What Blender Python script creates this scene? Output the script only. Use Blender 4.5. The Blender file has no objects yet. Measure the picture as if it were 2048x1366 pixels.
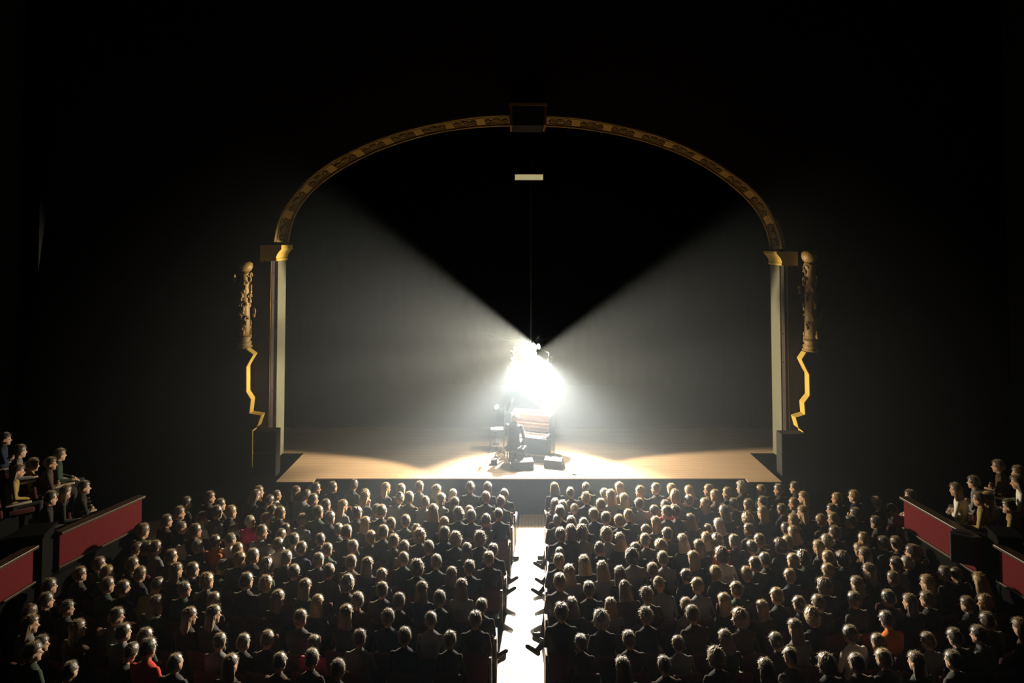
import bpy, bmesh, math, random
import numpy as np
from mathutils import Vector, Matrix, Euler, noise

random.seed(7); rng = np.random.default_rng(7)
SC = bpy.context.scene
COL = SC.collection
R = math.radians

# ------------------------------------------------------------------ camera
F, PITCH, HORIZON, CAM_Z = 1217.0, R(2.0), 480.0, 7.66
PPY = HORIZON - F * math.tan(PITCH)
cam_d = bpy.data.cameras.new('camera'); cam = bpy.data.objects.new('camera', cam_d); COL.objects.link(cam)
cam.location = (0, 0, CAM_Z); cam.rotation_euler = (R(90) + PITCH, 0, 0)
cam_d.sensor_fit = 'HORIZONTAL'; cam_d.sensor_width = 36.0; cam_d.lens = 36.0 * F / 2048
cam_d.shift_y = (PPY - 683) / 2048; cam_d.clip_end = 200
SC.camera = cam

# ------------------------------------------------------------------ world: a dark hall
w = bpy.data.worlds.new('hall_air'); SC.world = w; w.use_nodes = True
w.node_tree.nodes['Background'].inputs['Color'].default_value = (0, 0, 0, 1); w.node_tree.nodes['Background'].inputs['Strength'].default_value = 0.0
SC.view_settings.view_transform = 'Standard'; SC.view_settings.look = 'None'
SC.view_settings.exposure = 0.0; SC.view_settings.gamma = 1.0; SC.view_settings.use_curve_mapping = False
LIGHT_COLOR = (1.0, 0.93, 0.80)
SC.cycles.max_bounces = 2; SC.cycles.diffuse_bounces = 1; SC.cycles.glossy_bounces = 1; SC.cycles.volume_bounces = 0; SC.cycles.adaptive_threshold = 0.05
HAZE, HAZE_POW, HAZE_STEP = 0.0235, 1.7, 2.4
POWER = 1.0          # overall level of the stage lamps

def ray(x, y):
    dx, dy = (x - 1024) / F, (y - PPY) / F
    c, s = math.cos(PITCH), math.sin(PITCH)
    return Vector((dx, c + s * dy, s - c * dy))
def atY(x, y, D):
    d = ray(x, y); t = D / d.y
    return Vector((d.x * t, D, CAM_Z + d.z * t))
def atZ(x, y, z):
    d = ray(x, y); t = (z - CAM_Z) / d.z
    return Vector((d.x * t, d.y * t, z))
def project(p):
    c, s = math.cos(PITCH), math.sin(PITCH)
    X, Y, Z = p[0], p[1], p[2] - CAM_Z
    dep = Y * c + Z * s; up = -Y * s + Z * c
    return 1024 + F * X / dep, PPY - F * up / dep

# ------------------------------------------------------------------ materials
MATS = {}
def mat(name, col, rough=0.6, metal=0.0, spec=0.4, sheen=0.0, emit=None, estr=0.0, var=0.0, scale=8.0, bump=0.0, coat=0.0, sub=None):
    if name in MATS: return MATS[name]
    m = bpy.data.materials.new(name); m.use_nodes = True
    n = m.node_tree.nodes; l = m.node_tree.links; b = n['Principled BSDF']
    b.inputs['Base Color'].default_value = (*col, 1); b.inputs['Roughness'].default_value = rough
    b.inputs['Metallic'].default_value = metal; b.inputs['Specular IOR Level'].default_value = spec
    b.inputs['Sheen Weight'].default_value = sheen; b.inputs['Coat Weight'].default_value = coat
    if sheen: b.inputs['Sheen Roughness'].default_value = 0.4; b.inputs['Sheen Tint'].default_value = (1.0, 0.80, 0.50, 1)
    if emit: b.inputs['Emission Color'].default_value = (*emit, 1); b.inputs['Emission Strength'].default_value = estr
    if var or bump:
        tc = n.new('ShaderNodeTexCoord'); nz = n.new('ShaderNodeTexNoise')
        nz.inputs['Scale'].default_value = scale; nz.inputs['Detail'].default_value = 4
        l.new(tc.outputs['Object'], nz.inputs['Vector'])
        if var:
            mx = n.new('ShaderNodeMix'); mx.data_type = 'RGBA'
            mx.inputs['A'].default_value = (*[c * (1 - var) for c in col], 1)
            mx.inputs['B'].default_value = (*[min(1, c * (1 + var)) for c in col], 1)
            l.new(nz.outputs['Fac'], mx.inputs['Factor']); l.new(mx.outputs['Result'], b.inputs['Base Color'])
        if bump:
            bp = n.new('ShaderNodeBump'); bp.inputs['Strength'].default_value = bump; bp.inputs['Distance'].default_value = 0.02
            l.new(nz.outputs['Fac'], bp.inputs['Height']); l.new(bp.outputs['Normal'], b.inputs['Normal'])
    MATS[name] = m
    return m
def wood_mat(name, c1, c2, rough, axis=0, scale=3.0, spec=0.5):
    m = bpy.data.materials.new(name); m.use_nodes = True
    n = m.node_tree.nodes; l = m.node_tree.links; b = n['Principled BSDF']
    tc = n.new('ShaderNodeTexCoord'); mp = n.new('ShaderNodeMapping')
    sc = [scale * 6, scale * 6, scale * 6]; sc[axis] = scale * 0.5
    mp.inputs['Scale'].default_value = sc
    nz = n.new('ShaderNodeTexNoise'); nz.inputs['Scale'].default_value = 1.0; nz.inputs['Detail'].default_value = 5
    mx = n.new('ShaderNodeMix'); mx.data_type = 'RGBA'
    mx.inputs['A'].default_value = (*c1, 1); mx.inputs['B'].default_value = (*c2, 1)
    l.new(tc.outputs['Object'], mp.inputs['Vector']); l.new(mp.outputs['Vector'], nz.inputs['Vector'])
    l.new(nz.outputs['Fac'], mx.inputs['Factor']); l.new(mx.outputs['Result'], b.inputs['Base Color'])
    b.inputs['Roughness'].default_value = rough; b.inputs['Specular IOR Level'].default_value = spec
    MATS[name] = m
    return m

M_BLACK = mat('black_paint', (0.012, 0.012, 0.013), 0.7)
M_DRAPE = mat('black_drape', (0.0012, 0.0012, 0.0014), 0.95, spec=0.1)
M_WALL = mat('dark_wall_paint', (0.022, 0.012, 0.010), 0.8, var=0.25, scale=2)
M_GOLD = mat('gilded_plaster', (0.50, 0.34, 0.06), 0.5, spec=0.5, var=0.15, scale=9, bump=0.15)
M_GOLD_DARK = mat('old_gilding', (0.22, 0.135, 0.035), 0.5, var=0.4, scale=25, bump=0.5)
M_GOLD_ARCH = mat('arch_gilding', (0.36, 0.23, 0.05), 0.5, var=0.25, scale=12, bump=0.3)
M_REVEAL = mat('grey_green_paint', (0.115, 0.115, 0.075), 0.7, var=0.15, scale=4)
M_STAGE = wood_mat('stage_boards', (0.34, 0.23, 0.135), (0.45, 0.32, 0.20), 0.42, axis=0, scale=1.2)
M_AISLE = wood_mat('aisle_boards', (0.50, 0.33, 0.19), (0.60, 0.42, 0.26), 0.42, axis=1, scale=1.2, spec=0.6)
M_FLOOR = mat('dark_floor', (0.05, 0.03, 0.02), 0.7, var=0.2, scale=3)
M_VELVET = mat('red_velvet', (0.10, 0.006, 0.009), 0.85, sheen=0.0, spec=0.2, var=0.25, scale=30, bump=0.1)
M_SEAT = mat('seat_plush', (0.06, 0.008, 0.010), 0.9, sheen=0.1, var=0.2, scale=40)
M_SEATWOOD = mat('seat_wood', (0.05, 0.03, 0.018), 0.35, spec=0.5)
M_ARM = mat('varnished_armrest', (0.55, 0.45, 0.33), 0.22, spec=0.7)
M_METAL = mat('dark_metal', (0.03, 0.03, 0.032), 0.4, metal=0.6)
M_CHROME = mat('chrome', (0.6, 0.6, 0.6), 0.2, metal=1.0)

# ------------------------------------------------------------------ mesh helpers
class MB:
    def __init__(s): s.v = []; s.f = []
    def add(s, vs, fs):
        o = len(s.v); s.v += [tuple(p) for p in vs]; s.f += [tuple(i + o for i in f) for f in fs]; return s
    def box(s, x0, x1, y0, y1, z0, z1, M=None):
        p = [(x, y, z) for z in (z0, z1) for y in (y0, y1) for x in (x0, x1)]
        if M is not None: p = [M @ Vector(q) for q in p]
        return s.add(p, [(0, 2, 3, 1), (4, 5, 7, 6), (0, 1, 5, 4), (2, 6, 7, 3), (0, 4, 6, 2), (1, 3, 7, 5)])
    def bbox(s, x0, x1, y0, y1, z0, z1, b=0.01, M=None):
        bm = bmesh.new(); bmesh.ops.create_cube(bm, size=1)
        for v in bm.verts:
            v.co = Vector(((x0 + x1) / 2 + v.co.x * (x1 - x0), (y0 + y1) / 2 + v.co.y * (y1 - y0), (z0 + z1) / 2 + v.co.z * (z1 - z0)))
        bmesh.ops.bevel(bm, geom=bm.edges[:], offset=b, segments=2, affect='EDGES', profile=0.6)
        return s.bm(bm, M)
    def bm(s, bm, M=None):
        bm.verts.index_update()
        vs = [(M @ v.co) if M is not None else v.co.copy() for v in bm.verts]
        fs = [[v.index for v in f.verts] for f in bm.faces]
        bm.free(); return s.add(vs, fs)
    def prism(s, poly, axis, a, b, M=None):
        # poly: 2D points in the plane across AXIS, extruded from a to b along it
        def P(q, t):
            if axis == 'y': p = (q[0], t, q[1])
            elif axis == 'x': p = (t, q[0], q[1])
            else: p = (q[0], q[1], t)
            return M @ Vector(p) if M is not None else p
        n = len(poly)
        vs = [P(q, a) for q in poly] + [P(q, b) for q in poly]
        fs = [tuple(range(n)), tuple(range(2 * n - 1, n - 1, -1))] + [(i, i + n, (i + 1) % n + n, (i + 1) % n) for i in range(n)]
        return s.add(vs, fs)
    def tube(s, pts, r, seg=8, caps=True):
        pts = [Vector(p) for p in pts]; n = len(pts)
        rs = r if isinstance(r, (list, tuple)) else [r] * n
        vs = []; prev = None
        for i, p in enumerate(pts):
            t = (pts[min(i + 1, n - 1)] - pts[max(i - 1, 0)]).normalized()
            ref = prev if prev is not None else (Vector((0, 0, 1)) if abs(t.z) < 0.9 else Vector((1, 0, 0)))
            a = (ref - t * ref.dot(t)).normalized(); prev = a; b = t.cross(a)
            for k in range(seg):
                an = 2 * math.pi * k / seg
                vs.append(p + (a * math.cos(an) + b * math.sin(an)) * rs[i])
        fs = [(i * seg + k, i * seg + (k + 1) % seg, (i + 1) * seg + (k + 1) % seg, (i + 1) * seg + k) for i in range(n - 1) for k in range(seg)]
        if caps: fs += [tuple(range(seg - 1, -1, -1)), tuple((n - 1) * seg + k for k in range(seg))]
        return s.add(vs, fs)
    def lathe(s, prof, seg=20, M=None):
        vs = []
        for r, z in prof:
            for k in range(seg):
                an = 2 * math.pi * k / seg; q = Vector((r * math.cos(an), r * math.sin(an), z)); vs.append(M @ q if M is not None else q)
        n = len(prof)
        fs = [(i * seg + k, i * seg + (k + 1) % seg, (i + 1) * seg + (k + 1) % seg, (i + 1) * seg + k) for i in range(n - 1) for k in range(seg)]
        fs += [tuple(range(seg - 1, -1, -1)), tuple((n - 1) * seg + k for k in range(seg))]
        return s.add(vs, fs)
    def ell(s, c, r, seg=12, rings=8, M=None):
        prof = []
        vs = []
        for i in range(rings + 1):
            th = math.pi * (i + 0.0) / rings; rr = max(math.sin(th), 0.02)
            for k in range(seg):
                an = 2 * math.pi * k / seg
                q = Vector((c[0] + r[0] * rr * math.cos(an), c[1] + r[1] * rr * math.sin(an), c[2] - r[2] * math.cos(th)))
                vs.append(M @ q if M is not None else q)
        fs = [(i * seg + k, i * seg + (k + 1) % seg, (i + 1) * seg + (k + 1) % seg, (i + 1) * seg + k) for i in range(rings) for k in range(seg)]
        fs += [tuple(range(seg - 1, -1, -1)), tuple(rings * seg + k for k in range(seg))]
        return s.add(vs, fs)
    def cap(s, p, q, r1, r2, seg=10):
        # tapered capsule with round ends
        p, q = Vector(p), Vector(q); d = (q - p).normalized() if (q - p).length > 1e-6 else Vector((0, 0, 1))
        pts = []; rs = []
        for a in (80, 55, 25): pts.append(p - d * r1 * math.sin(R(a))); rs.append(max(r1 * math.cos(R(a)), 0.001))
        pts += [p, q]; rs += [r1, r2]
        for a in (25, 55, 80): pts.append(q + d * r2 * math.sin(R(a))); rs.append(max(r2 * math.cos(R(a)), 0.001))
        return s.tube(pts, rs, seg)
    def mesh(s, name, smooth=False):
        me = bpy.data.meshes.new(name); me.from_pydata(s.v, [], s.f); me.validate(); me.update()
        bm = bmesh.new(); bm.from_mesh(me); bmesh.ops.recalc_face_normals(bm, faces=bm.faces[:]); bm.to_mesh(me); bm.free()
        if smooth: me.polygons.foreach_set('use_smooth', [True] * len(me.polygons))
        return me
    def build(s, name, m, parent=None, smooth=False):
        return put(name, s.mesh(name, smooth), m, parent)
def put(name, me, m, parent=None):
    o = bpy.data.objects.new(name, me); COL.objects.link(o)
    if m is not None and not me.materials: me.materials.append(m)
    if parent is not None: o.parent = parent
    return o
def tag(o, label, cat=None, group=None, kind=None):
    o['label'] = label
    if cat: o['category'] = cat
    if group: o['group'] = group
    if kind: o['kind'] = kind
    return o
def thing(name, loc, label, cat, group=None, rz=0.0):
    o = bpy.data.objects.new(name, None); COL.objects.link(o); o.location = loc; o.rotation_euler = (0, 0, rz)
    o.empty_display_size = 0.1
    return tag(o, label, cat, group)
def struct(name, mb, m, label, parent=None):
    o = mb.build(name, m, parent)
    o['kind'] = 'structure'; o['label'] = label
    return o

# ------------------------------------------------------------------ the setting
STAGE_Z = 1.0
EDGE = atZ(1056, 957, STAGE_Z).y              # centre front edge of the stage
D_BACK = atZ(1550, 905, STAGE_Z).y            # back of the proscenium reveal
XL, XR = atY(570, 700, D_BACK).x, atY(1543, 700, D_BACK).x
D_FRONT = 0.5 * (XL / (atY(553, 700, 1).x) + XR / (atY(1560, 700, 1).x))
D_FACE = D_FRONT - 0.22                       # front of the outer gilt moulding, face of the wall
XC = (XL + XR) / 2
struct('floor', MB().box(-15, 15, -4, EDGE - 0.02, -0.2, 0), M_FLOOR, 'dark floor of the stalls under the rows of seats')
struct('ceiling', MB().box(-15, 15, -4, 33, 17, 17.2), M_BLACK, 'unlit ceiling high above the hall')
struct('wall_left', MB().box(-15.2, -15, -4, 33, -0.2, 17.2), M_BLACK, 'dark side wall of the hall behind the left boxes')
struct('wall_right', MB().box(15, 15.2, -4, 33, -0.2, 17.2), M_BLACK, 'dark side wall of the hall behind the right boxes')
struct('wall_back', MB().box(-15, 15, 32.8, 33, -0.2, 17.2), M_DRAPE, 'black rear wall of the stage house')
struct('wall_rear', MB().box(-15, 15, -4.2, -4, -0.2, 17.2), M_WALL, 'dark wall behind the balcony')

# stage: boards in strips, apron recessed in the middle; unlit rear floor put in as black
xa, xb = atZ(640, 957, STAGE_Z).x, atZ(1482, 957, STAGE_Z).x
xs0, xs1 = atZ(552, 963, STAGE_Z).x, atZ(1563, 963, STAGE_Z).x
E2 = atZ(1540, 963.5, STAGE_Z).y
stage = struct('floor_stage', MB().prism([(-14.9, 32.7), (-14.9, D_BACK), (xs0, D_BACK), (xs0, E2), (xa - 0.25, E2), (xa, EDGE), (xb, EDGE), (xb + 0.25, E2), (xs1, E2), (xs1, D_BACK), (14.9, D_BACK), (14.9, 32.7)], 'z', 0.0, STAGE_Z - 0.03), M_DRAPE, 'stage platform with a recessed front edge, rear coloured black as unlit')
yb = EDGE; k = 0
board = {}
WID = 0.145
while yb < EDGE + 4.6:
    y1 = yb + WID - 0.006
    lo_, hi_ = (xs0, xs1) if y1 < D_BACK else (-14.8, 14.8)
    cuts = [lo_, -4.4 + (k % 3) * 1.1, XC - 1.2 + (k % 3) * 1.2, 4.4 + (k % 3) * 1.1, hi_]
    for a, b in zip(cuts[:-1], cuts[1:]):
        o = MB().box(a + 0.002, b - 0.002, yb, y1, STAGE_Z - 0.03, STAGE_Z).build('floorboard', M_STAGE, stage)
    yb += WID; k += 1
for (a, b) in ((xs0, xa - 0.12), (xb + 0.12, xs1)):
    for i in range(2):
        MB().box(a, b, E2 + i * (EDGE - E2) / 2, E2 + (i + 1) * (EDGE - E2) / 2 - 0.006, STAGE_Z - 0.03, STAGE_Z).build('floorboard', M_STAGE, stage)
# aisle strip of varnished boards, running from the stage to the balcony
_a, _b, _c, _d = atZ(1026, 1071, 0.62), atZ(1003, 1214, 0.62), atZ(1090, 1016, 0.62), atZ(1090, 1246, 0.62)
def aisle_l(Y): return _a.x + (_b.x - _a.x) * (Y - _a.y) / (_b.y - _a.y)
def aisle_r(Y): return _c.x + (_d.x - _c.x) * (Y - _c.y) / (_d.y - _c.y)
aisle = struct('floor_aisle', MB().prism([(aisle_l(EDGE) , EDGE - 0.03), (aisle_l(4), 4), (aisle_r(4), 4), (aisle_r(EDGE), EDGE - 0.03)], 'z', 0.0, 0.006), M_FLOOR, 'bright varnished aisle floor between the two blocks of seats')
NB = 8
for i in range(NB):
    a, b = i / NB, (i + 1) / NB
    q = lambda t, Y: (aisle_l(Y) + (aisle_r(Y) - aisle_l(Y)) * t)
    for (y0, y1) in ((4, 7.3), (7.31, 10.4), (10.41, 12.9), (12.91, 15.2), (15.21, EDGE - 0.03)):
        g = 0.003
        MB().prism([(q(a, y0) + g, y0), (q(b, y0) - g, y0), (q(b, y1) - g, y1), (q(a, y1) + g, y1)], 'z', 0.006, 0.022).build('floorboard', M_AISLE, aisle)

# proscenium wall with the arched opening
OUT_L = [(545, 486), (548, 464), (556, 434), (570, 409), (602.5, 367), (646.5, 329), (705, 297), (764, 272), (837, 251), (910, 237), (969, 229), (1021.5, 228)]
OUT_R = [(1091, 229), (1146, 232), (1205, 241), (1264, 254), (1322, 270), (1381, 294), (1439, 326), (1498, 367), (1527, 396), (1548, 431), (1562.5, 469.5), (1567, 497)]
IN_L = [(573, 493), (577.6, 464), (588, 427), (611, 393), (641, 364), (682, 336), (734, 308), (793, 285), (866, 264), (939.5, 253), (1021.5, 249)]
IN_R = [(1088, 250), (1146, 253), (1205, 261.5), (1264, 273), (1322, 291), (1381, 314), (1439, 349), (1483, 384.6), (1513, 417), (1530, 446), (1540.6, 478), (1543.5, 503)]
def resample(px, D, n):
    p = np.array([[atY(x, y, D).x, atY(x, y, D).z] for x, y in px])
    for _ in range(2):                                    # round the polyline off
        q = [p[0]]
        for a, b in zip(p[:-1], p[1:]): q += [a * .75 + b * .25, a * .25 + b * .75]
        p = np.array(q + [p[-1]])
    d = np.r_[0, np.cumsum(np.linalg.norm(np.diff(p, axis=0), axis=1))]; t = np.linspace(0, d[-1], n)
    return np.c_[np.interp(t, d, p[:, 0]), np.interp(t, d, p[:, 1])]
NA = 120
outer = resample(OUT_L + OUT_R, D_FACE, NA); inner = resample(IN_L + IN_R, D_BACK, NA)
# wall: quads from the outer curve out to a big rectangle, with thickness
ring = [(outer[0][0], STAGE_Z)] + [tuple(p) for p in outer] + [(outer[-1][0], STAGE_Z)]
def to_rect(p):
    v = np.array(p) - np.array([XC, 5.0]); s = min((15 - abs(XC)) / max(abs(v[0]), 1e-6), (12 if v[1] > 0 else 4.0) / max(abs(v[1]), 1e-6))
    return tuple(np.array([XC, 5.0]) + v * s)
mb = MB()
rect = [(-15, STAGE_Z)] + [to_rect(p) for p in ring[1:-1]] + [(15, STAGE_Z)]
n = len(ring); vs = []
for Y in (D_FACE, D_BACK):
    vs += [(p[0], Y, p[1]) for p in ring] + [(p[0], Y, p[1]) for p in rect]
fs = []
for i in range(n - 1):
    fs += [(i, i + 1, n + i + 1, n + i), (2 * n + i, 3 * n + i, 3 * n + i + 1, 2 * n + i + 1), (i, 2 * n + i, 2 * n + i + 1, i + 1)]
mb.add(vs, fs)
mb.box(-15, outer[0][0] - 0.5, D_FACE, D_BACK, 0, STAGE_Z).box(outer[-1][0] + 0.5, 15, D_FACE, D_BACK, 0, STAGE_Z)
mb.box(-15, 15, D_FACE, D_BACK, 15.8, 17)
struct('wall_proscenium', mb, M_WALL, 'dark wall around the arched stage opening')

# gilded splay of the arch
CY = 3.5
def arch_pt(t, v, h=0.0):
    # t along the arch 0..1, v across (0 outer edge, 1 inner edge), h proud of the surface
    i = min(max(t, 0), 1) * (NA - 1); i0 = int(min(i, NA - 2)); f = i - i0
    o = outer[i0] * (1 - f) + outer[i0 + 1] * f; q = inner[i0] * (1 - f) + inner[i0 + 1] * f
    p = Vector((o[0] + (q[0] - o[0]) * v, D_FACE + (D_BACK - D_FACE) * v, o[1] + (q[1] - o[1]) * v))
    tg = outer[i0 + 1] - outer[i0]; nrm = Vector((tg[1], 0, -tg[0])).normalized()      # inward in the plane
    acr = Vector((q[0] - o[0], D_BACK - D_FACE, q[1] - o[1]))
    nn = nrm - acr * (nrm.dot(acr) / acr.dot(acr)); nn.normalize()
    return p + nn * h
def arch_strip(mb, t0, t1, v0, v1, h0, h1, n):
    # a solid curved bar
    vs = []
    for i in range(n + 1):
        t = t0 + (t1 - t0) * i / n
        vs += [arch_pt(t, v0, h0), arch_pt(t, v1, h0), arch_pt(t, v1, h1), arch_pt(t, v0, h1)]
    fs = [(0, 1, 2, 3), (4 * n + 3, 4 * n + 2, 4 * n + 1, 4 * n)]
    for i in range(n):
        a = 4 * i
        for k in range(4): fs.append((a + k, a + (k + 1) % 4, a + 4 + (k + 1) % 4, a + 4 + k))
    mb.add(vs, fs)
TK0, TK1 = None, None
xs = outer[:, 0]; kl = atY(1023, 230, D_FACE).x; kr = atY(1089, 230, D_FACE).x
TK0 = np.interp(kl, xs[20:100], np.arange(20, 100)) / (NA - 1); TK1 = np.interp(kr, xs[20:100], np.arange(20, 100)) / (NA - 1)
for side, (t0, t1) in enumerate(((0.0, TK0), (TK1, 1.0))):
    nm = ('left', 'right')[side]
    mb = MB(); arch_strip(mb, t0, t1, 0.0, 1.0, -0.06, 0.0, 60)
    arch = struct('trim_%d' % (side + 1), mb, M_GOLD_DARK, 'gilded splayed half of the arch %s of the keystone' % nm)
    for v0, v1, h in ((0.0, 0.10, 0.05), (0.13, 0.17, 0.03), (0.78, 0.83, 0.03), (0.88, 1.0, 0.06)):
        mb = MB(); arch_strip(mb, t0, t1, v0, v1, 0.0, h, 60); mb.build('moulding', M_GOLD_DARK, arch)
    NP = 9
    for i in range(NP):
        a = t0 + (t1 - t0) * i / NP; b = t0 + (t1 - t0) * (i + 1) / NP; gap = (b - a) * 0.13
        # plain blocks between the coffers
        mb = MB(); arch_strip(mb, a, a + gap, 0.17, 0.78, 0, 0.045, 4); mb.build('block', M_GOLD_ARCH, arch)
        mb = MB(); arch_strip(mb, b - gap, b, 0.17, 0.78, 0, 0.045, 4); mb.build('block', M_GOLD_ARCH, arch)
        mb = MB()
        for (p0, p1, q0, q1) in ((a + gap * 1.3, b - gap * 1.3, 0.22, 0.27), (a + gap * 1.3, b - gap * 1.3, 0.68, 0.73)):
            arch_strip(mb, p0, p1, q0, q1, 0, 0.025, 8)
        mb.build('coffer_frame', M_GOLD_DARK, arch)
        mb = MB(); c = (a + b) / 2
        for k in range(7):
            an = 2 * math.pi * k / 7
            mb.ell(arch_pt(c + 0.004 * math.cos(an), 0.475 + 0.10 * math.sin(an), 0.02), (0.05, 0.05, 0.05), 6, 4)
        mb.ell(arch_pt(c, 0.475, 0.04), (0.05, 0.05, 0.05), 8, 6)
        for s_ in (-1, 1):
            for j in range(1, 4):
                mb.ell(arch_pt(c + s_ * (0.007 + 0.0035 * j), 0.475 + 0.10 * (j % 2 - 0.5), 0.02), (0.06, 0.04, 0.05), 6, 4)
        mb.build('rosette', M_GOLD_DARK, arch, True)
# keystone: shade put in as black, light on its side edges as gilt bars
k0, k1 = atY(1022, 250, D_FACE - 0.25), atY(1090, 212, D_FACE - 0.25)
ks = struct('trim_3', MB().prism([(k0.x + 0.06, k0.z - 0.02), (k1.x - 0.06, k0.z - 0.02), (k1.x, k1.z), (k0.x, k1.z)], 'y', D_FACE - 0.3, D_BACK), M_BLACK, 'keystone block at the top of the arch, coloured black as unlit')
for x in (k0.x, k1.x):
    MB().box(x - 0.03, x + 0.04, D_FACE - 0.33, D_BACK - 0.1, k0.z - 0.02, k1.z).build('lit_edge', M_GOLD_DARK, ks)
MB().box(k0.x - 0.06, k1.x + 0.06, D_FACE - 0.36, D_FACE - 0.1, k1.z, k1.z + 0.08).build('cap_moulding', M_GOLD_DARK, ks)

# reveals and capitals left and right of the opening
def jamb(num, side, Xr, cap_px, label):
    # side -1 left, +1 right; Xr: plane of the reveal
    top = atY(cap_px[0], cap_px[2], D_FRONT).z; ctop = atY(cap_px[0], cap_px[1], D_FRONT).z
    s = side
    x0, x1 = sorted((Xr, Xr + s * 0.5))
    j = struct('trim_%d' % num, MB().box(x0, x1, D_FRONT, D_BACK, STAGE_Z, top), M_REVEAL, label)
    j_out = Xr + s * 0.12
    x0, x1 = sorted((Xr + s * 0.02, Xr + s * 0.5))
    MB().box(*sorted((j_out + s * 0.012, j_out + s * 0.3)), D_FACE - 0.01, D_FRONT - 0.005, STAGE_Z, top).build('shaded_post', M_WALL, j)  # rest of the gilt moulding coloured dark for its unlit front
    MB().box(*sorted((j_out, j_out + s * 0.012)), D_FACE - 0.012, D_FRONT - 0.005, STAGE_Z + 0.9, top).build('gilt_lit_strip', M_GOLD, j)  # gold only on the inward face that catches the lamps
    prof = [(0.0, top), (-0.05, top + 0.02), (-0.05, top + 0.06), (-0.03, top + 0.10), (-0.06, top + 0.20), (-0.13, top + 0.30), (-0.19, top + 0.36), (-0.19, ctop), (0.45, ctop), (0.45, top)]
    MB().prism([(Xr - s * 0.0 + s * a, z) for a, z in prof], 'y', D_FACE - 0.04, D_BACK + 0.03).build('capital', M_GOLD, j)
    for i in range(6):                                        # small hooks on the dark strip
        z = STAGE_Z + 1.2 + i * (top - STAGE_Z - 1.6) / 5
        MB().tube([(Xr + s * 0.11, D_FRONT - 0.02, z), (Xr + s * 0.05, D_FRONT - 0.10, z + 0.02), (Xr + s * 0.02, D_FRONT - 0.12, z + 0.06)], 0.014, 6).build('hook', M_CHROME, j)
    return j
jamb(4, -1, XL, (563, 490, 522), 'grey green left reveal of the stage opening with gilt capital')
jamb(5, 1, XR, (1550, 503, 531), 'grey green right reveal of the stage opening with gilt capital')

# side pedestals with ornate columns in front of the wall
D_PED = D_FACE - 0.35
def pedestal(num, side, pts, col_px, label, clabel):
    pp = [(atY(x, y, D_PED).x, atY(x, y, D_PED).z) for x, y in pts]
    back = max(p[0] * side for p in pp) + 0.35
    poly = pp + [(side * back, pp[-1][1]), (side * back, pp[0][1])]
    p = struct('trim_%d' % num, MB().prism(poly, 'y', D_PED, D_PED + 0.30), M_WALL, label)  # gilded body given a dark colour, standing in for its unlit front
    skin = pp + [(q[0] + side * 0.03, q[1]) for q in reversed(pp)]
    MB().prism([(q[0] - side * 0.031, q[1]) for q in skin], 'y', D_PED - 0.004, D_PED + 0.30).build('gilt_lit_edge', M_GOLD, p)  # gold kept to the inner profile, where the lamp light falls
    cx, y0, y1, wpx = col_px
    b = atY(cx, y1, D_PED); t = atY(cx, y0, D_PED); h = t.z - b.z; r = wpx / 2 / F * D_PED
    c = thing('ornate_column', (b.x, D_PED + 0.12, b.z), clabel, 'column', 'ornate columns beside the stage')
    prof = [(r * 1.0, 0), (r * 1.25, 0.02), (r * 1.25, 0.06), (r, 0.09), (r * 1.15, 0.13), (r * 1.15, 0.17), (r * 0.9, 0.22), (r * 1.1, 0.30), (r * 0.95, 0.36)]
    MB().lathe(prof, 20).build('column_base', M_GOLD_DARK, c, True)
    prof = [(r * 0.8, 0.36), (r * 0.9, 0.5), (r * 0.75, h * 0.5), (r * 0.65, h * 0.82), (r * 0.9, h * 0.85), (r * 0.7, h * 0.88)]
    MB().lathe(prof, 20).build('shaft', M_GOLD_DARK, c, True)
    MB().lathe([(r * 0.6, h * 0.87), (r * 1.0, h * 0.90), (r * 1.15, h * 0.93), (r * 1.1, h * 0.97), (r * 0.8, h * 0.99), (r * 0.2, h)], 20).build('finial', M_GOLD_DARK, c, True)
    rr = random.Random(num)
    for i in range(22):                                      # scrolls and leaves crowding the shaft
        z = 0.42 + (h * 0.84 - 0.42) * i / 21 + rr.uniform(-0.05, 0.05); a = i * 2.4 + rr.uniform(-0.5, 0.5); pts3 = []; curl = rr.uniform(0.05, 0.11); big = 1.7 if i % 6 == 2 else 1.0
        c0 = Vector((math.cos(a) * r * 0.85 * big, math.sin(a) * r * 0.85 * big, z)); tx = Vector((-math.sin(a), math.cos(a), 0)); rd = Vector((math.cos(a), math.sin(a), 0))
        for k in range(9):
            u = k / 8; an = u * 5.2; q = curl * (1 - 0.75 * u)
            pts3.append(c0 + tx * math.cos(an) * q + Vector((0, 0, math.sin(an) * q * 1.3)) + rd * 0.03 * u)
        MB().tube(pts3, [0.034 * (1 - 0.6 * k / 8) for k in range(9)], 6).build('scroll', M_GOLD_DARK, c, True)
        MB().ell(c0 + Vector((0, 0, -0.10)), (0.05, 0.05, 0.08), 8, 6).build('leaf', M_GOLD_DARK, c, True)
    return p
PED_L = [(491, 698), (505, 709), (497, 723), (491, 734), (491, 784), (500, 799), (497, 827), (520, 831), (512, 854), (503, 860), (503, 935)]
PED_R = [(1614, 705), (1605, 719), (1614, 738), (1620, 749), (1621, 791), (1610, 806), (1612, 829), (1593, 835), (1599, 856), (1608, 863), (1610, 935)]
pedestal(6, -1, PED_L, (484, 522, 697, 26), 'stepped gilded pedestal left of the stage', 'ornate gilded column standing left of the stage')
pedestal(7, 1, PED_R, (1627, 500, 704, 28), 'stepped gilded pedestal right of the stage', 'ornate gilded column standing right of the stage')

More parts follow.
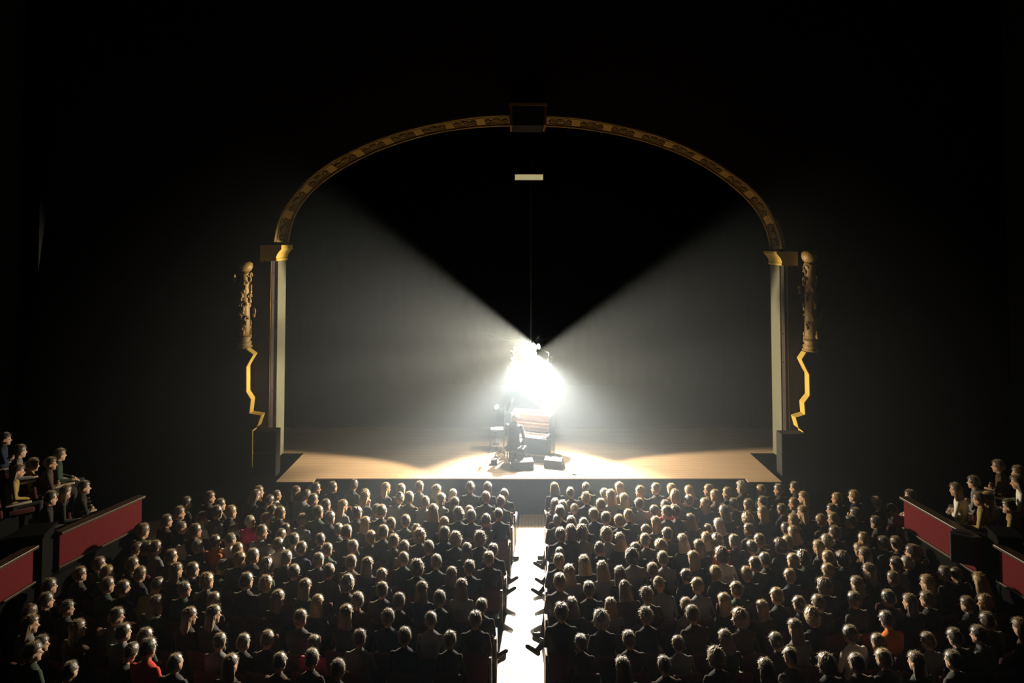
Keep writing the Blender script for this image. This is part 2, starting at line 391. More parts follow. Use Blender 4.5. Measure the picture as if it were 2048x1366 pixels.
# black drapes and borders in the stage house
def drape(name, x0, x1, Y, z0, z1, label, amp=0.05, step=0.16):
    n = max(2, int((x1 - x0) / step)); vs = []
    for z in (z0, z1):
        for i in range(n + 1): vs.append((x0 + (x1 - x0) * i / n, Y + amp * math.sin(i * 1.7) * (1 if z == z0 else 0.6), z))
    fs = [(i, i + 1, n + 2 + i, n + 1 + i) for i in range(n)]
    mb = MB().add(vs, fs)
    o = mb.build(name, M_DRAPE, None, True)
    m = o.modifiers.new('thick', 'SOLIDIFY'); m.thickness = 0.02
    return tag(o, label, 'curtain')
drape('stage_curtain', -13, 14, D_BACK + 9.0, STAGE_Z, 16, 'wide black backdrop curtain behind the piano')
for sx, nm in ((-1, 'left'), (1, 'right')):
    for j, Y in enumerate((D_BACK + 2.6, D_BACK + 5.6)):
        a = XC + sx * (8.0 + 0.1 * j); b = XC + sx * 11.5
        drape('wing_curtain', min(a, b), max(a, b), Y, STAGE_Z, 14, '%s black wing curtain at the %s side of the stage' % (('nearer', 'farther')[j], nm))

# ------------------------------------------------------------------ stage lamps
def look(dirv):
    return Vector(dirv).to_track_quat('-Z', 'Y').to_euler()
M_LENS = mat('lamp_lens', (0.9, 0.9, 0.85), 0.2, emit=(1.0, 0.95, 0.82), estr=60.0)
def stage_lamp(px, D, aim, angle, power, blend, label, size=0.06, col=LIGHT_COLOR):
    p = atY(px[0], px[1], D)
    d = Vector(aim).normalized()
    t = thing('stage_lamp', p, label, 'lamp', 'lamps hung over the piano')
    rot = look(d).to_matrix().to_4x4()
    # housing: a can opening along -Z
    MB().lathe([(0.045, 0.20), (0.085, 0.17), (0.09, 0.02), (0.10, 0.0), (0.10, -0.02), (0.088, -0.02), (0.085, 0.03), (0.03, 0.05)], 16, rot).build('housing', M_BLACK, t, True)
    MB().lathe([(0.001, -0.006), (0.084, -0.006), (0.084, 0.0), (0.001, 0.004)], 16, rot).build('lens', M_LENS, t, True)
    MB().tube([rot @ Vector((-0.11, 0, 0.08)), Vector((-0.1, 0, 0.22)), Vector((0.1, 0, 0.22)), rot @ Vector((0.11, 0, 0.08))], 0.012, 6).build('yoke', M_METAL, t)
    MB().tube([(0, 0, 0.22), (0, 0, 0.34)], 0.02, 6).build('clamp', M_METAL, t)
    ld = bpy.data.lights.new('stage_lamp_light', 'SPOT'); lo = bpy.data.objects.new('stage_lamp_light', ld); COL.objects.link(lo)
    ld.energy = power * POWER; ld.color = col; ld.spot_size = R(angle); ld.spot_blend = blend; ld.shadow_soft_size = size
    lo.parent = t; lo.location = d * 0.04; lo.rotation_euler = look(d)
    return p
lamps = []
WARM = (1.0, 0.84, 0.60)
lamps.append(stage_lamp((1027, 715), 19.4, (0.30, -0.72, -1), 114, 450, 0.3, 'bright lamp left of the hanging pole, upper of the two'))
lamps.append(stage_lamp((1025, 738), 19.7, (1, -0.70, -0.05), 78, 6500, 0.2, 'bright lamp left of the hanging pole, lower of the two', col=WARM))
lamps.append(stage_lamp((1078, 693), 19.7, (-1, -0.70, -0.06), 78, 8000, 0.2, 'topmost bright lamp just right of the hanging pole', col=WARM))
lamps.append(stage_lamp((1098, 727), 19.4, (-0.35, -0.58, -1), 106, 450, 0.3, 'rightmost bright lamp over the piano'))
lamps.append(stage_lamp((1068, 706), 19.8, (-0.02, -1.0, -0.85), 98, 9500, 0.5, 'bright lamp in the middle of the cluster, between the others'))
# rig: pole, ring of arms
hub = atY(1062, 690, 20.1)
rig = thing('lighting_rig', hub, 'dark hanging pole with a long slanting arm carrying the lamps', 'lighting rig')
MB().tube([(0, 0, -0.02), (0, 0, 12.0)], 0.028, 8).build('pole', M_METAL, rig)
far = atY(933, 659, 20.9) - hub
MB().tube([(0, 0, 0.02), far], [0.075, 0.075], 8).build('long_arm', M_DRAPE, rig)
far2 = atY(1118, 668, 20.8) - hub
MB().tube([(0, 0, 0.02), far2], [0.03, 0.03], 8).build('short_arm', M_DRAPE, rig)
for p in lamps:
    MB().tube([(0, 0, 0.0), Vector(p) + Vector((0, 0, 0.34)) - hub], 0.02, 6).build('lamp_arm', M_METAL, rig)
# pale panel high in the opening
q0, q1 = atY(1030, 360, D_BACK + 0.4), atY(1086, 349, D_BACK + 0.4)
pn = thing('surtitle_screen', ((q0.x + q1.x) / 2, D_BACK + 0.4, q0.z), 'small pale lit rectangular panel hanging high in the arch opening', 'screen')
wd, ht = (q1.x - q0.x) / 2, q1.z - q0.z
MB().bbox(-wd - 0.02, wd + 0.02, 0.01, 0.10, -0.02, ht + 0.02, 0.008).build('case', M_BLACK, pn)
MB().box(-wd, wd, -0.005, 0.012, 0, ht).build('face', mat('pale_screen', (0.6, 0.55, 0.4), 0.6, emit=(1.0, 0.86, 0.45), estr=0.36), pn)
for sx in (-1, 1): MB().tube([(sx * wd * 0.8, 0.05, ht), (sx * wd * 0.8, 0.05, 17 - q0.z)], 0.008, 6).build('wire', M_METAL, pn)
# ------------------------------------------------------------------ stage haze: thickest over the piano, thinning outwards
m = bpy.data.materials.new('haze'); m.use_nodes = True; n_ = m.node_tree.nodes; l_ = m.node_tree.links; n_.clear()
o_ = n_.new('ShaderNodeOutputMaterial'); v_ = n_.new('ShaderNodeVolumeScatter')
v_.inputs['Color'].default_value = (0.74, 0.87, 1.0, 1); v_.inputs['Anisotropy'].default_value = 0.15
tc = n_.new('ShaderNodeTexCoord'); ln_ = n_.new('ShaderNodeVectorMath'); ln_.operation = 'LENGTH'
sb = n_.new('ShaderNodeMath'); sb.operation = 'SUBTRACT'; sb.inputs[0].default_value = 1.0; sb.use_clamp = True
pw = n_.new('ShaderNodeMath'); pw.operation = 'POWER'; pw.inputs[1].default_value = HAZE_POW
ml = n_.new('ShaderNodeMath'); ml.operation = 'MULTIPLY'; ml.inputs[1].default_value = HAZE
l_.new(tc.outputs['Object'], ln_.inputs[0]); l_.new(ln_.outputs['Value'], sb.inputs[1]); l_.new(sb.outputs[0], pw.inputs[0])
l_.new(pw.outputs[0], ml.inputs[0]); l_.new(ml.outputs[0], v_.inputs['Density']); l_.new(v_.outputs[0], o_.inputs['Volume'])
m.cycles.volume_step_rate = HAZE_STEP
hz = MB().ell((0, 0, 0), (1, 1, 1), 40, 24).build('stage_haze', m, None, True)
hz.location = (0.55, EDGE - 0.2, 3.0); hz.scale = (13.0, 12.0, 9.0)
tag(hz, 'pale stage haze hanging around the lamps and the piano', 'haze', kind='stuff')
# ------------------------------------------------------------------ piano and the things around it
M_PIANO = mat('piano_black', (0.012, 0.012, 0.013), 0.35, spec=0.5)
M_PWOOD = wood_mat('piano_wood', (0.50, 0.26, 0.13), (0.66, 0.38, 0.21), 0.45, axis=0, scale=4)
M_PWOOD2 = wood_mat('piano_dark_wood', (0.30, 0.13, 0.07), (0.42, 0.20, 0.11), 0.4, axis=0, scale=4)
M_IVORY = mat('ivory', (0.80, 0.76, 0.66), 0.3)
M_FELT = mat('felt', (0.42, 0.10, 0.07), 0.9)
M_BRASS = mat('brass', (0.75, 0.55, 0.22), 0.3, metal=1.0)
PHI = R(18)
pc = atZ(1101, 919, STAGE_Z)                                   # right front foot of the piano
wdir, ndir = Vector((math.cos(PHI), -math.sin(PHI), 0)), Vector((-math.sin(PHI), -math.cos(PHI), 0))
PW, PD, PH = 1.30, 0.58, 1.27
porg = pc - wdir * (PW / 2) - ndir * (PD / 2)
piano = thing('upright_piano', porg, 'upright piano with open wooden front, lit from above on the stage', 'piano', rz=-PHI)
# local: x along the keyboard, -y to the player
fy = -PD / 2
MB().bbox(-PW / 2, -PW / 2 + 0.05, fy, PD / 2, 0, PH, 0.008).build('side_panel', M_PIANO, piano)
MB().bbox(PW / 2 - 0.05, PW / 2, fy, PD / 2, 0, PH, 0.008).build('side_panel', M_PIANO, piano)
MB().bbox(-PW / 2, PW / 2, PD / 2 - 0.04, PD / 2, 0.05, PH - 0.01, 0.006).build('back_panel', M_PIANO, piano)
MB().bbox(-PW / 2 + 0.05, PW / 2 - 0.05, fy + 0.04, fy + 0.06, 0.08, 0.60, 0.004).build('lower_panel', M_PIANO, piano)
MB().bbox(-PW / 2 - 0.02, PW / 2 + 0.02, fy + 0.30, PD / 2 + 0.01, PH, PH + 0.03, 0.008).build('lid', M_PIANO, piano)
up = MB().bbox(-PW / 2 + 0.05, PW / 2 - 0.05, fy + 0.20, fy + 0.23, 0.74, PH, 0.004).build('soundboard', M_PWOOD, piano)
MB().bbox(-0.12, PW / 2 - 0.09, fy + 0.175, fy + 0.20, 1.06, 1.22, 0.006).build('iron_frame', M_PWOOD2, piano)
for z, h, d, m in ((1.225, 0.035, 0.05, M_PWOOD), (0.985, 0.025, 0.09, M_PWOOD), (0.955, 0.02, 0.06, M_FELT), (0.90, 0.015, 0.05, M_PWOOD), (0.80, 0.03, 0.05, M_PWOOD2)):
    MB().bbox(-PW / 2 + 0.05, PW / 2 - 0.05, fy + 0.20 - d, fy + 0.205, z, z + h, 0.004).build('action_rail', m, piano)
hm = MB()
for i in range(44): hm.box(-PW / 2 + 0.10 + i * 0.0252, -PW / 2 + 0.112 + i * 0.0252, fy + 0.13, fy + 0.19, 1.01, 1.055)
hm = hm.build('hammers', M_FELT, piano); hm['kind'] = 'stuff'
sg = MB()
for i in range(52): sg.box(-PW / 2 + 0.09 + i * 0.0217, -PW / 2 + 0.092 + i * 0.0217, fy + 0.186, fy + 0.189, 0.83, 1.20)
sg = sg.build('strings', M_BRASS, piano); sg['kind'] = 'stuff'
kb = MB().bbox(-PW / 2, PW / 2, fy - 0.26, fy + 0.15, 0.60, 0.68, 0.01).build('keybed', M_PIANO, piano)
for s_ in (-1, 1):
    MB().bbox(s_ * (PW / 2 - 0.035) - 0.035, s_ * (PW / 2 - 0.035) + 0.035, fy - 0.26, fy + 0.16, 0.68, 0.78, 0.015).build('cheek_block', M_PIANO, piano)
    MB().lathe([(0.035, 0), (0.045, 0.03), (0.025, 0.08), (0.035, 0.3), (0.05, 0.52), (0.04, 0.60)], 14, Matrix.Translation((s_ * (PW / 2 - 0.06), fy - 0.21, 0))).build('leg', M_PIANO, piano, True)
    MB().bbox(s_ * (PW / 2 - 0.06) - 0.04, s_ * (PW / 2 - 0.06) + 0.04, fy - 0.26, fy + 0.05, 0, 0.05, 0.01).build('toe_block', M_PIANO, piano)
kw = (PW - 0.16) / 52
wkey = MB().bbox(0.0006, kw - 0.0006, -0.15, 0, 0, 0.022, 0.002).mesh('white_key'); wkey.materials.append(M_IVORY)
bkey = MB().bbox(0, 0.011, -0.095, 0, 0, 0.012, 0.002).mesh('black_key'); bkey.materials.append(M_PIANO)
for i in range(52):
    o = put('white_key', wkey, None, kb); o.location = (-PW / 2 + 0.08 + i * kw, fy - 0.06, 0.683)
    if i % 7 in (0, 2, 3, 5, 6) and i < 51:
        o = put('black_key', bkey, None, kb); o.location = (-PW / 2 + 0.08 + (i + 1) * kw - 0.0055, fy - 0.06, 0.705)
MB().bbox(-PW / 2 + 0.08, PW / 2 - 0.08, fy - 0.055, fy - 0.03, 0.69, 0.76, 0.004).build('fallboard', M_PWOOD2, piano)
for x in (-0.09, 0.0, 0.09):
    MB().bbox(x - 0.025, x + 0.025, fy - 0.10, fy + 0.06, 0.045, 0.065, 0.008).build('pedal', M_BRASS, piano)

def pl(x, y, z=0.0):                                            # a point given in piano coordinates
    return Matrix.Rotation(-PHI, 4, 'Z') @ Vector((x, y, z)) + porg
# bench
PX = -0.25
bench = thing('piano_bench', pl(PX, fy - 0.66), 'black padded piano bench under the pianist', 'bench', rz=-PHI)
MB().bbox(-0.30, 0.30, -0.17, 0.17, 0.44, 0.52, 0.025).build('seat_pad', mat('black_leather', (0.015, 0.014, 0.014), 0.5), bench)
MB().bbox(-0.28, 0.28, -0.15, 0.15, 0.38, 0.44, 0.006).build('frame', M_PIANO, bench)
for sx in (-1, 1):
    for sy in (-1, 1): MB().tube([(sx * 0.25, sy * 0.12, 0.4), (sx * 0.27, sy * 0.14, 0.0)], [0.026, 0.018], 8).build('leg', M_CHROME if sx < 0 else M_PIANO, bench)
# side table with papers
tp = atZ(994, 899, STAGE_Z)
tb = thing('side_table', tp, 'small dark table with thin legs left of the pianist', 'table')
MB().bbox(-0.25, 0.25, -0.19, 0.19, 0.63, 0.66, 0.006).build('tabletop', M_PIANO, tb)
for sx in (-1, 1):
    for sy in (-1, 1): MB().tube([(sx * 0.21, sy * 0.15, 0.64), (sx * 0.22, sy * 0.16, 0.0)], 0.014, 8).build('leg', M_METAL, tb)
sh = MB()
ps = thing('sheet_music', tp + Vector((0.0, 0, 0.66)), 'white sheets of paper lying on the small dark table', 'paper', rz=R(6))
for i in range(3):
    MB().box(-0.20 + 0.04 * i, 0.10 + 0.05 * i, -0.14 + 0.01 * i, 0.12 + 0.008 * i, 0.001 + 0.003 * i, 0.003 + 0.003 * i).build('sheet', mat('paper', (0.8, 0.8, 0.78), 0.7), ps)
# small standing lamp behind the table
lp = atZ(992, 889, STAGE_Z)
fl = thing('reading_lamp', lp, 'small white reading lamp on a thin stand behind the side table', 'lamp')
MB().lathe([(0.11, 0), (0.11, 0.015), (0.02, 0.03)], 16).build('base', M_METAL, fl, True)
MB().tube([(0, 0, 0.02), (0, 0, 1.15), (0.02, -0.03, 1.22)], 0.010, 8).build('pole', M_METAL, fl)
LM = Matrix.Translation((0.02, -0.04, 1.22)) @ Matrix.Rotation(R(35), 4, 'Y')
MB().lathe([(0.02, 0.10), (0.045, 0.09), (0.085, 0.03), (0.08, 0.03), (0.04, 0.08)], 16, LM).build('shade', mat('white_shade', (0.8, 0.8, 0.78), 0.5), fl, True)
MB().ell((0, 0, 0), (0.072, 0.072, 0.075), 12, 8, LM).build('bulb', mat('lamp_bulb', (1, 1, 1), 0.4, emit=(1, 0.96, 0.88), estr=9), fl, True)
rl = bpy.data.lights.new('reading_lamp_light', 'SPOT'); ro = bpy.data.objects.new('reading_lamp_light', rl); COL.objects.link(ro); ro.parent = fl
rl.energy = 420; rl.color = (1.0, 0.86, 0.66); rl.spot_size = R(70); rl.spot_blend = 0.4; rl.shadow_soft_size = 0.07
ro.location = (0.10, -0.10, 1.24); ro.rotation_euler = (pl(0.15, fy + 0.2, 1.0) - (lp + Vector(ro.location))).to_track_quat('-Z', 'Y').to_euler()
# microphone on a boom stand
mp = atZ(1008, 914, STAGE_Z)
ms = thing('microphone_stand', mp, 'black boom microphone stand beside the pianist', 'microphone')
for k in range(3):
    a = R(40 + 120 * k); MB().tube([(0, 0, 0.16), (0.34 * math.cos(a), 0.34 * math.sin(a), 0.015)], 0.010, 6).build('tripod_leg', M_METAL, ms)
MB().tube([(0, 0, 0.1), (0, 0, 1.58)], 0.012, 8).build('pole', M_METAL, ms)
MB().tube([(-0.22, 0.0, 1.42), (0, 0, 1.58), (0.20, 0, 1.70)], 0.009, 8).build('boom', M_METAL, ms)
MB().tube([(0.10, -0.02, 1.42), (0.14, -0.02, 1.50), (0.27, -0.02, 1.76)], [0.022, 0.032, 0.022], 10).build('microphone', M_BLACK, ms, True)
# second low stand, pedal box
lp2 = atZ(994, 913, STAGE_Z)
ls = thing('tripod_stand', lp2, 'low black tripod stand on the floor in front of the side table', 'stand')
for k in range(3):
    a = R(15 + 120 * k); MB().tube([(0, 0, 0.16), (0.42 * math.cos(a), 0.42 * math.sin(a), 0.012)], 0.012, 6).build('tripod_leg', M_METAL, ls)
MB().tube([(0, 0, 0.10), (0, 0, 0.34)], 0.014, 8).build('pole', M_METAL, ls)
bp = atZ(988, 928, STAGE_Z)
fb = thing('junction_box', bp, 'small black box on the stage floor left of the bench', 'box')
MB().bbox(-0.09, 0.09, -0.09, 0.09, 0, 0.15, 0.008).build('case', M_BLACK, fb)
MB().tube([(-0.05, 0, 0.15), (-0.05, 0, 0.18), (0.05, 0, 0.18), (0.05, 0, 0.15)], 0.008, 6).build('handle', M_METAL, fb)
for i, (a, b, c, nm) in enumerate(((985, 924, 968, 'nearest the stage edge'), (990, 915, 1012, 'running to the microphone stand'))):
    p0, p1 = atZ(a, b, STAGE_Z), atZ(c, 926 - 4 * i, STAGE_Z)
    pts = [p0 + (p1 - p0) * (k / 10) + Vector((0, 0.07 * math.sin(k * 0.9 + i), 0.009)) for k in range(11)]
    tag(MB().tube(pts, 0.008, 6).build('cable', M_BLACK, None, True), 'thin black cable on the stage, %s' % nm, 'cable')
# floor monitors
def wedge(px, wdt, rz, label, nm='floor_monitor'):
    o = thing(nm, atZ(px[0], px[1], STAGE_Z), label, 'speaker', 'floor monitors by the piano', rz)
    prof = [(-0.24, 0.0), (0.20, 0.0), (0.24, 0.05), (0.02, 0.27), (-0.20, 0.22)]
    MB().prism(prof, 'x', -wdt / 2, wdt / 2).build('cabinet', M_BLACK, o)
    a, b = Vector((0, 0.235, 0.06)), Vector((0, 0.03, 0.265)); d = (b - a).normalized(); nn = Vector((0, d.z, -d.y)) * 1.0
    MB().add([(-wdt / 2 + 0.03, *(a + nn * 0.012).yz), (wdt / 2 - 0.03, *(a + nn * 0.012).yz), (wdt / 2 - 0.03, *(b + nn * 0.012).yz), (-wdt / 2 + 0.03, *(b + nn * 0.012).yz),
              (-wdt / 2 + 0.03, *a.yz), (wdt / 2 - 0.03, *a.yz), (wdt / 2 - 0.03, *b.yz), (-wdt / 2 + 0.03, *b.yz)],
             [(0, 1, 2, 3), (4, 7, 6, 5), (0, 4, 5, 1), (1, 5, 6, 2), (2, 6, 7, 3), (3, 7, 4, 0)]).build('grille', M_METAL, o)
    for s_ in (-1, 1): MB().bbox(s_ * wdt / 2 - 0.006, s_ * wdt / 2 + 0.006, -0.10, 0.0, 0.10, 0.15, 0.004).build('handle', M_METAL, o)
wedge((1108, 932), 0.52, R(-14), 'black floor monitor right of the piano')
wedge((1044, 935), 0.62, R(8), 'black floor monitor in front of the pianist')
cb = thing('cable_connector', atZ(1149, 950, STAGE_Z), 'tiny black cable connector lying near the stage edge', 'connector', rz=R(-25))
MB().cap((-0.05, 0, 0.016), (0.05, 0, 0.016), 0.016, 0.014, 10).build('plug', M_BLACK, cb, True)
MB().tube([(-0.05, 0, 0.014), (-0.12, 0.02, 0.006), (-0.2, 0.0, 0.006)], 0.005, 6).build('lead', M_BLACK, cb, True)
# loudspeaker stacks at the two stage corners, on black blocks in front of the wall
def stack(x0, x1, ytop, label):
    Y0 = D_FACE - 0.78
    a, b = atY(x0, ytop, Y0), atY(x1, ytop, Y0); wx = b.x - a.x; top = a.z
    o = thing('loudspeaker_stack', (a.x, Y0, 0), label, 'loudspeaker', 'loudspeaker stacks at the stage corners')
    MB().bbox(0, wx, 0, 0.36, 0, 0.93, 0.01).build('plinth', M_BLACK, o)
    h = (top - 0.95) / 2
    for i in range(2):
        z = 0.94 + i * (h + 0.005)
        c = MB().bbox(0, wx, 0, 0.36, z, z + h, 0.012).build('cabinet', M_BLACK, o)
        MB().box(0.03, wx - 0.03, -0.012, 0.002, z + 0.03, z + h - 0.03).build('grille', M_DRAPE, c)
stack(506, 552, 862, 'black loudspeaker stack at the left corner of the stage')
stack(1563, 1611, 868, 'black loudspeaker stack at the right corner of the stage')
# ------------------------------------------------------------------ people
# A body is laid out as tapered limbs for a pose, fused into one surface, then coloured by the limb nearest to each face.
HEADK = 1.10
SKIN, TOP, LEGS, SHOE, DARK = range(5)
def head_matrix(yaw, pitch, roll, base):
    return Matrix.Translation(base) @ Euler((R(pitch), R(roll), R(yaw)), 'XYZ').to_matrix().to_4x4() @ Matrix.Translation(-Vector(base))
def fuse(mb, voxel):
    me = mb.mesh('tmp'); o = bpy.data.objects.new('tmp', me); COL.objects.link(o)
    m = o.modifiers.new('r', 'REMESH'); m.mode = 'VOXEL'; m.voxel_size = voxel; m.adaptivity = 0
    s = o.modifiers.new('s', 'SMOOTH'); s.factor = 0.5; s.iterations = 3
    dg = bpy.context.evaluated_depsgraph_get(); ev = bpy.data.meshes.new_from_object(o.evaluated_get(dg))
    bpy.data.objects.remove(o); bpy.data.meshes.remove(me)
    return ev
def body(name, voxel=0.014, female=False, yaw=0, pitch=0, roll=0, lean=0, side=0, legs='plain', arms='lap', sleeves=True, fingers=True, stretch=0.0):
    mb = MB(); caps = []                                # caps: (p, q, r1, r2, tag) for colouring
    L = Matrix.Translation((0, 0, 0.5)) @ Euler((R(-lean), R(side), 0)).to_matrix().to_4x4() @ Matrix.Translation((0, 0, -0.5))
    k = 0.90 if female else 1.0
    def C(p, q, r1, r2, t, M=None):
        p, q = Vector(p), Vector(q)
        if M is not None: p, q = M @ p, M @ q
        mb.cap(p, q, r1, r2); caps.append((p, q, r1, r2, t))
    # torso as a stack of elliptical rings
    rings = [(0.44, 0.00, 0.165, 0.13), (0.54, 0.0, 0.185, 0.145), (0.66, -0.03, 0.165 * k, 0.125), (0.80, -0.055, 0.172 * k, 0.125), (0.93, -0.06, 0.205 * k, 0.125),
             (1.00, -0.05, 0.20 * k, 0.108), (1.045, -0.042, 0.15 * k, 0.088), (1.085, -0.035, 0.07, 0.06)]
    vs = []; seg = 18
    for z, y, rx, ry in rings:
        for i in range(seg):
            a = 2 * math.pi * i / seg; vs.append(L @ Vector((rx * math.cos(a), y + ry * math.sin(a), z)))
    n = len(rings)
    fs = [(i * seg + j, i * seg + (j + 1) % seg, (i + 1) * seg + (j + 1) % seg, (i + 1) * seg + j) for i in range(n - 1) for j in range(seg)]
    fs += [tuple(range(seg - 1, -1, -1)), tuple((n - 1) * seg + j for j in range(seg))]
    mb.add(vs, fs)
    caps.append((L @ Vector((-0.08, -0.04, 0.95)), L @ Vector((0.08, -0.04, 0.95)), 0.12, 0.12, TOP))
    caps.append((L @ Vector((-0.06, -0.03, 0.70)), L @ Vector((0.06, -0.03, 0.70)), 0.13, 0.13, TOP))
    caps.append((L @ Vector((0, -0.038, 1.0)), L @ Vector((0, -0.036, 1.06)), 0.09, 0.07, TOP))
    caps.append((Vector((-0.06, 0, 0.50)), Vector((0.06, 0, 0.50)), 0.12, 0.12, LEGS))
    # neck and head
    hb = L @ Vector((0, -0.03, 1.08 + stretch)); H = L @ head_matrix(yaw, pitch, roll, Vector((0, -0.02, 1.12))) @ Matrix.Translation((0, 0, 1.085)) @ Matrix.Scale(HEADK, 4) @ Matrix.Translation((0, 0, -1.12))
    C((0, -0.04, 1.04), (0, -0.012, 1.17), 0.056 * k, 0.052 * k, SKIN, L)
    mb.ell((0, -0.005, 1.262), (0.081, 0.098, 0.106), 20, 14, H)
    mb.ell((0, 0.030, 1.195), (0.060, 0.066, 0.078), 16, 10, H)
    caps.append((H @ Vector((0, 0.0, 1.20)), H @ Vector((0, 0, 1.29)), 0.085, 0.085, SKIN))
    C((0, 0.088, 1.243), (0, 0.112, 1.208), 0.010, 0.016, SKIN, H)               # nose
    C((-0.045, 0.078, 1.262), (0.045, 0.078, 1.262), 0.012, 0.012, SKIN, H)      # brow
    C((-0.020, 0.083, 1.172), (0.020, 0.083, 1.172), 0.012, 0.012, SKIN, H)      # lips
    C((0, 0.070, 1.130), (0, 0.076, 1.138), 0.022, 0.022, SKIN, H)               # chin
    for s in (-1, 1): mb.ell((s * 0.083, -0.008, 1.232), (0.014, 0.026, 0.034), 10, 8, H)
    # arms
    sw = 0.195 * k
    hands = []
    for s in (-1, 1):
        mode = arms[0 if s < 0 else 1] if isinstance(arms, tuple) else arms
        sh = L @ Vector((s * sw, -0.05, 0.995))
        if mode == 'lap': el, wr, hd = L @ Vector((s * 0.245, 0.0, 0.73)), Vector((s * 0.10, 0.26, 0.635)), Vector((s * 0.04, 0.33, 0.615))
        elif mode == 'rest': el, wr, hd = L @ Vector((s * 0.27, -0.02, 0.72)), Vector((s * 0.25, 0.25, 0.68)), Vector((s * 0.24, 0.33, 0.67))
        elif mode == 'fold': el, wr, hd = L @ Vector((s * 0.24, 0.03, 0.74)), L @ Vector((-s * 0.04, 0.17, 0.78)), L @ Vector((-s * 0.12, 0.15, 0.79))
        elif mode == 'face': el, wr, hd = L @ Vector((s * 0.20, 0.17, 0.80)), H @ Vector((s * 0.085, 0.07, 1.08)), H @ Vector((s * 0.075, 0.065, 1.16))
        elif mode == 'up': el, wr, hd = L @ Vector((s * 0.30, 0.10, 0.84)), L @ Vector((s * 0.24, 0.24, 1.02)), L @ Vector((s * 0.17, 0.27, 1.08))
        elif mode == 'keys': el, wr, hd = L @ Vector((s * 0.25, 0.05, 0.72)), Vector((s * 0.19, 0.36, 0.735)), Vector((s * 0.17, 0.44, 0.735))
        C(sh, el, 0.055 * k, 0.044 * k, TOP)
        C(el, wr, 0.043 * k, 0.031 * k, TOP if sleeves else SKIN)
        C(wr, wr + (hd - wr) * 0.75, 0.030, 0.034, SKIN); hands.append((s, wr, hd))
    # legs
    for s in (-1, 1):
        hip = Vector((s * 0.09, 0.02, 0.53))
        kn, an, toe = Vector((s * 0.12, 0.46, 0.52)), Vector((s * 0.12, 0.44, 0.09)), Vector((s * 0.13, 0.60, 0.045))
        if legs == 'out' and s > 0: kn, an, toe = Vector((0.16, 0.42, 0.58)), Vector((0.36, 0.42, 0.36)), Vector((0.52, 0.45, 0.41))
        if legs == 'outlow' and s > 0: kn, an, toe = Vector((0.20, 0.42, 0.54)), Vector((0.28, 0.40, 0.10)), Vector((0.44, 0.46, 0.05))
        if legs == 'piano': kn, an, toe = Vector((s * 0.12, 0.42, 0.52)), Vector((s * 0.12, 0.42, 0.09)), Vector((s * 0.12, 0.58, 0.04))
        if legs == 'tuck': kn, an, toe = Vector((s * 0.11, 0.40, 0.52)), Vector((s * 0.11, 0.30, 0.09)), Vector((s * 0.12, 0.45, 0.045))
        C(hip, kn, 0.088, 0.062, LEGS); C(kn, an, 0.060, 0.042, LEGS)
        C(an + (toe - an) * -0.10 + Vector((0, 0, -0.03)), toe, 0.044, 0.036, SHOE)
    me = fuse(mb, voxel)
    nv = len(me.vertices); co = np.empty(nv * 3); me.vertices.foreach_get('co', co); co = co.reshape(-1, 3)
    polys = [tuple(p.vertices) for p in me.polygons]
    pc_ = np.array([co[list(p)].mean(0) for p in polys])
    best = np.full(len(polys), 1e9); tg = np.zeros(len(polys), int)
    for p, q, r1, r2, t in caps:
        p_, d_ = np.array(p), np.array(q - p); ll = max(d_ @ d_, 1e-9)
        u = np.clip(((pc_ - p_) @ d_) / ll, 0, 1); dd = np.linalg.norm(pc_ - p_ - u[:, None] * d_, axis=1) - (r1 + (r2 - r1) * u)
        m_ = dd < best; best[m_] = dd[m_]; tg[m_] = t
    bpy.data.meshes.remove(me)
    verts = [tuple(c) for c in co]; fx = MB(); ft = []
    def add(mbx, t):
        fx.add(mbx.v, mbx.f); ft.extend([t] * len(mbx.f))
    if fingers:
        for s, wr, hd in hands:
            d = (hd - wr).normalized(); up_ = Vector((0, 0, 1)); acr = d.cross(up_)
            if acr.length < 0.2: acr = d.cross(Vector((0, 1, 0)))
            acr.normalize(); dn = acr.cross(d) * (-1 if acr.cross(d).z > 0 else 1); base = wr + (hd - wr) * 0.95
            for i, ln in enumerate((0.070, 0.080, 0.074, 0.058)):
                a = base + acr * (i - 1.5) * 0.019 * s; b = a + d * ln * 0.55 + dn * 0.008; c = b + d * ln * 0.35 + dn * 0.028
                add(MB().cap(a - d * 0.02, b, 0.0095, 0.0088, 6), SKIN); add(MB().cap(b, c, 0.0088, 0.0075, 6), SKIN)
            a = wr + d * 0.02 - acr * s * 0.030; b = a + d * 0.035 - acr * s * 0.018
            add(MB().cap(a, b, 0.012, 0.010, 6), SKIN); add(MB().cap(b, b + d * 0.028 + dn * 0.01, 0.010, 0.008, 6), SKIN)
    for s in (-1, 1): add(MB().ell((s * 0.031, 0.084, 1.236), (0.013, 0.009, 0.008), 8, 6, H), DARK)
    o0 = len(verts); verts += fx.v; polys += [tuple(i + o0 for i in f) for f in fx.f]
    tags = list(tg) + ft
    me = bpy.data.meshes.new(name); me.from_pydata(verts, [], polys); me.update()
    for m_ in (M_SKIN[0], M_CLOTH[0], M_TROUSER, M_SHOE, M_EYE): me.materials.append(m_)
    me.polygons.foreach_set('material_index', tags); me.polygons.foreach_set('use_smooth', [True] * len(polys)); me.update()
    return me, H

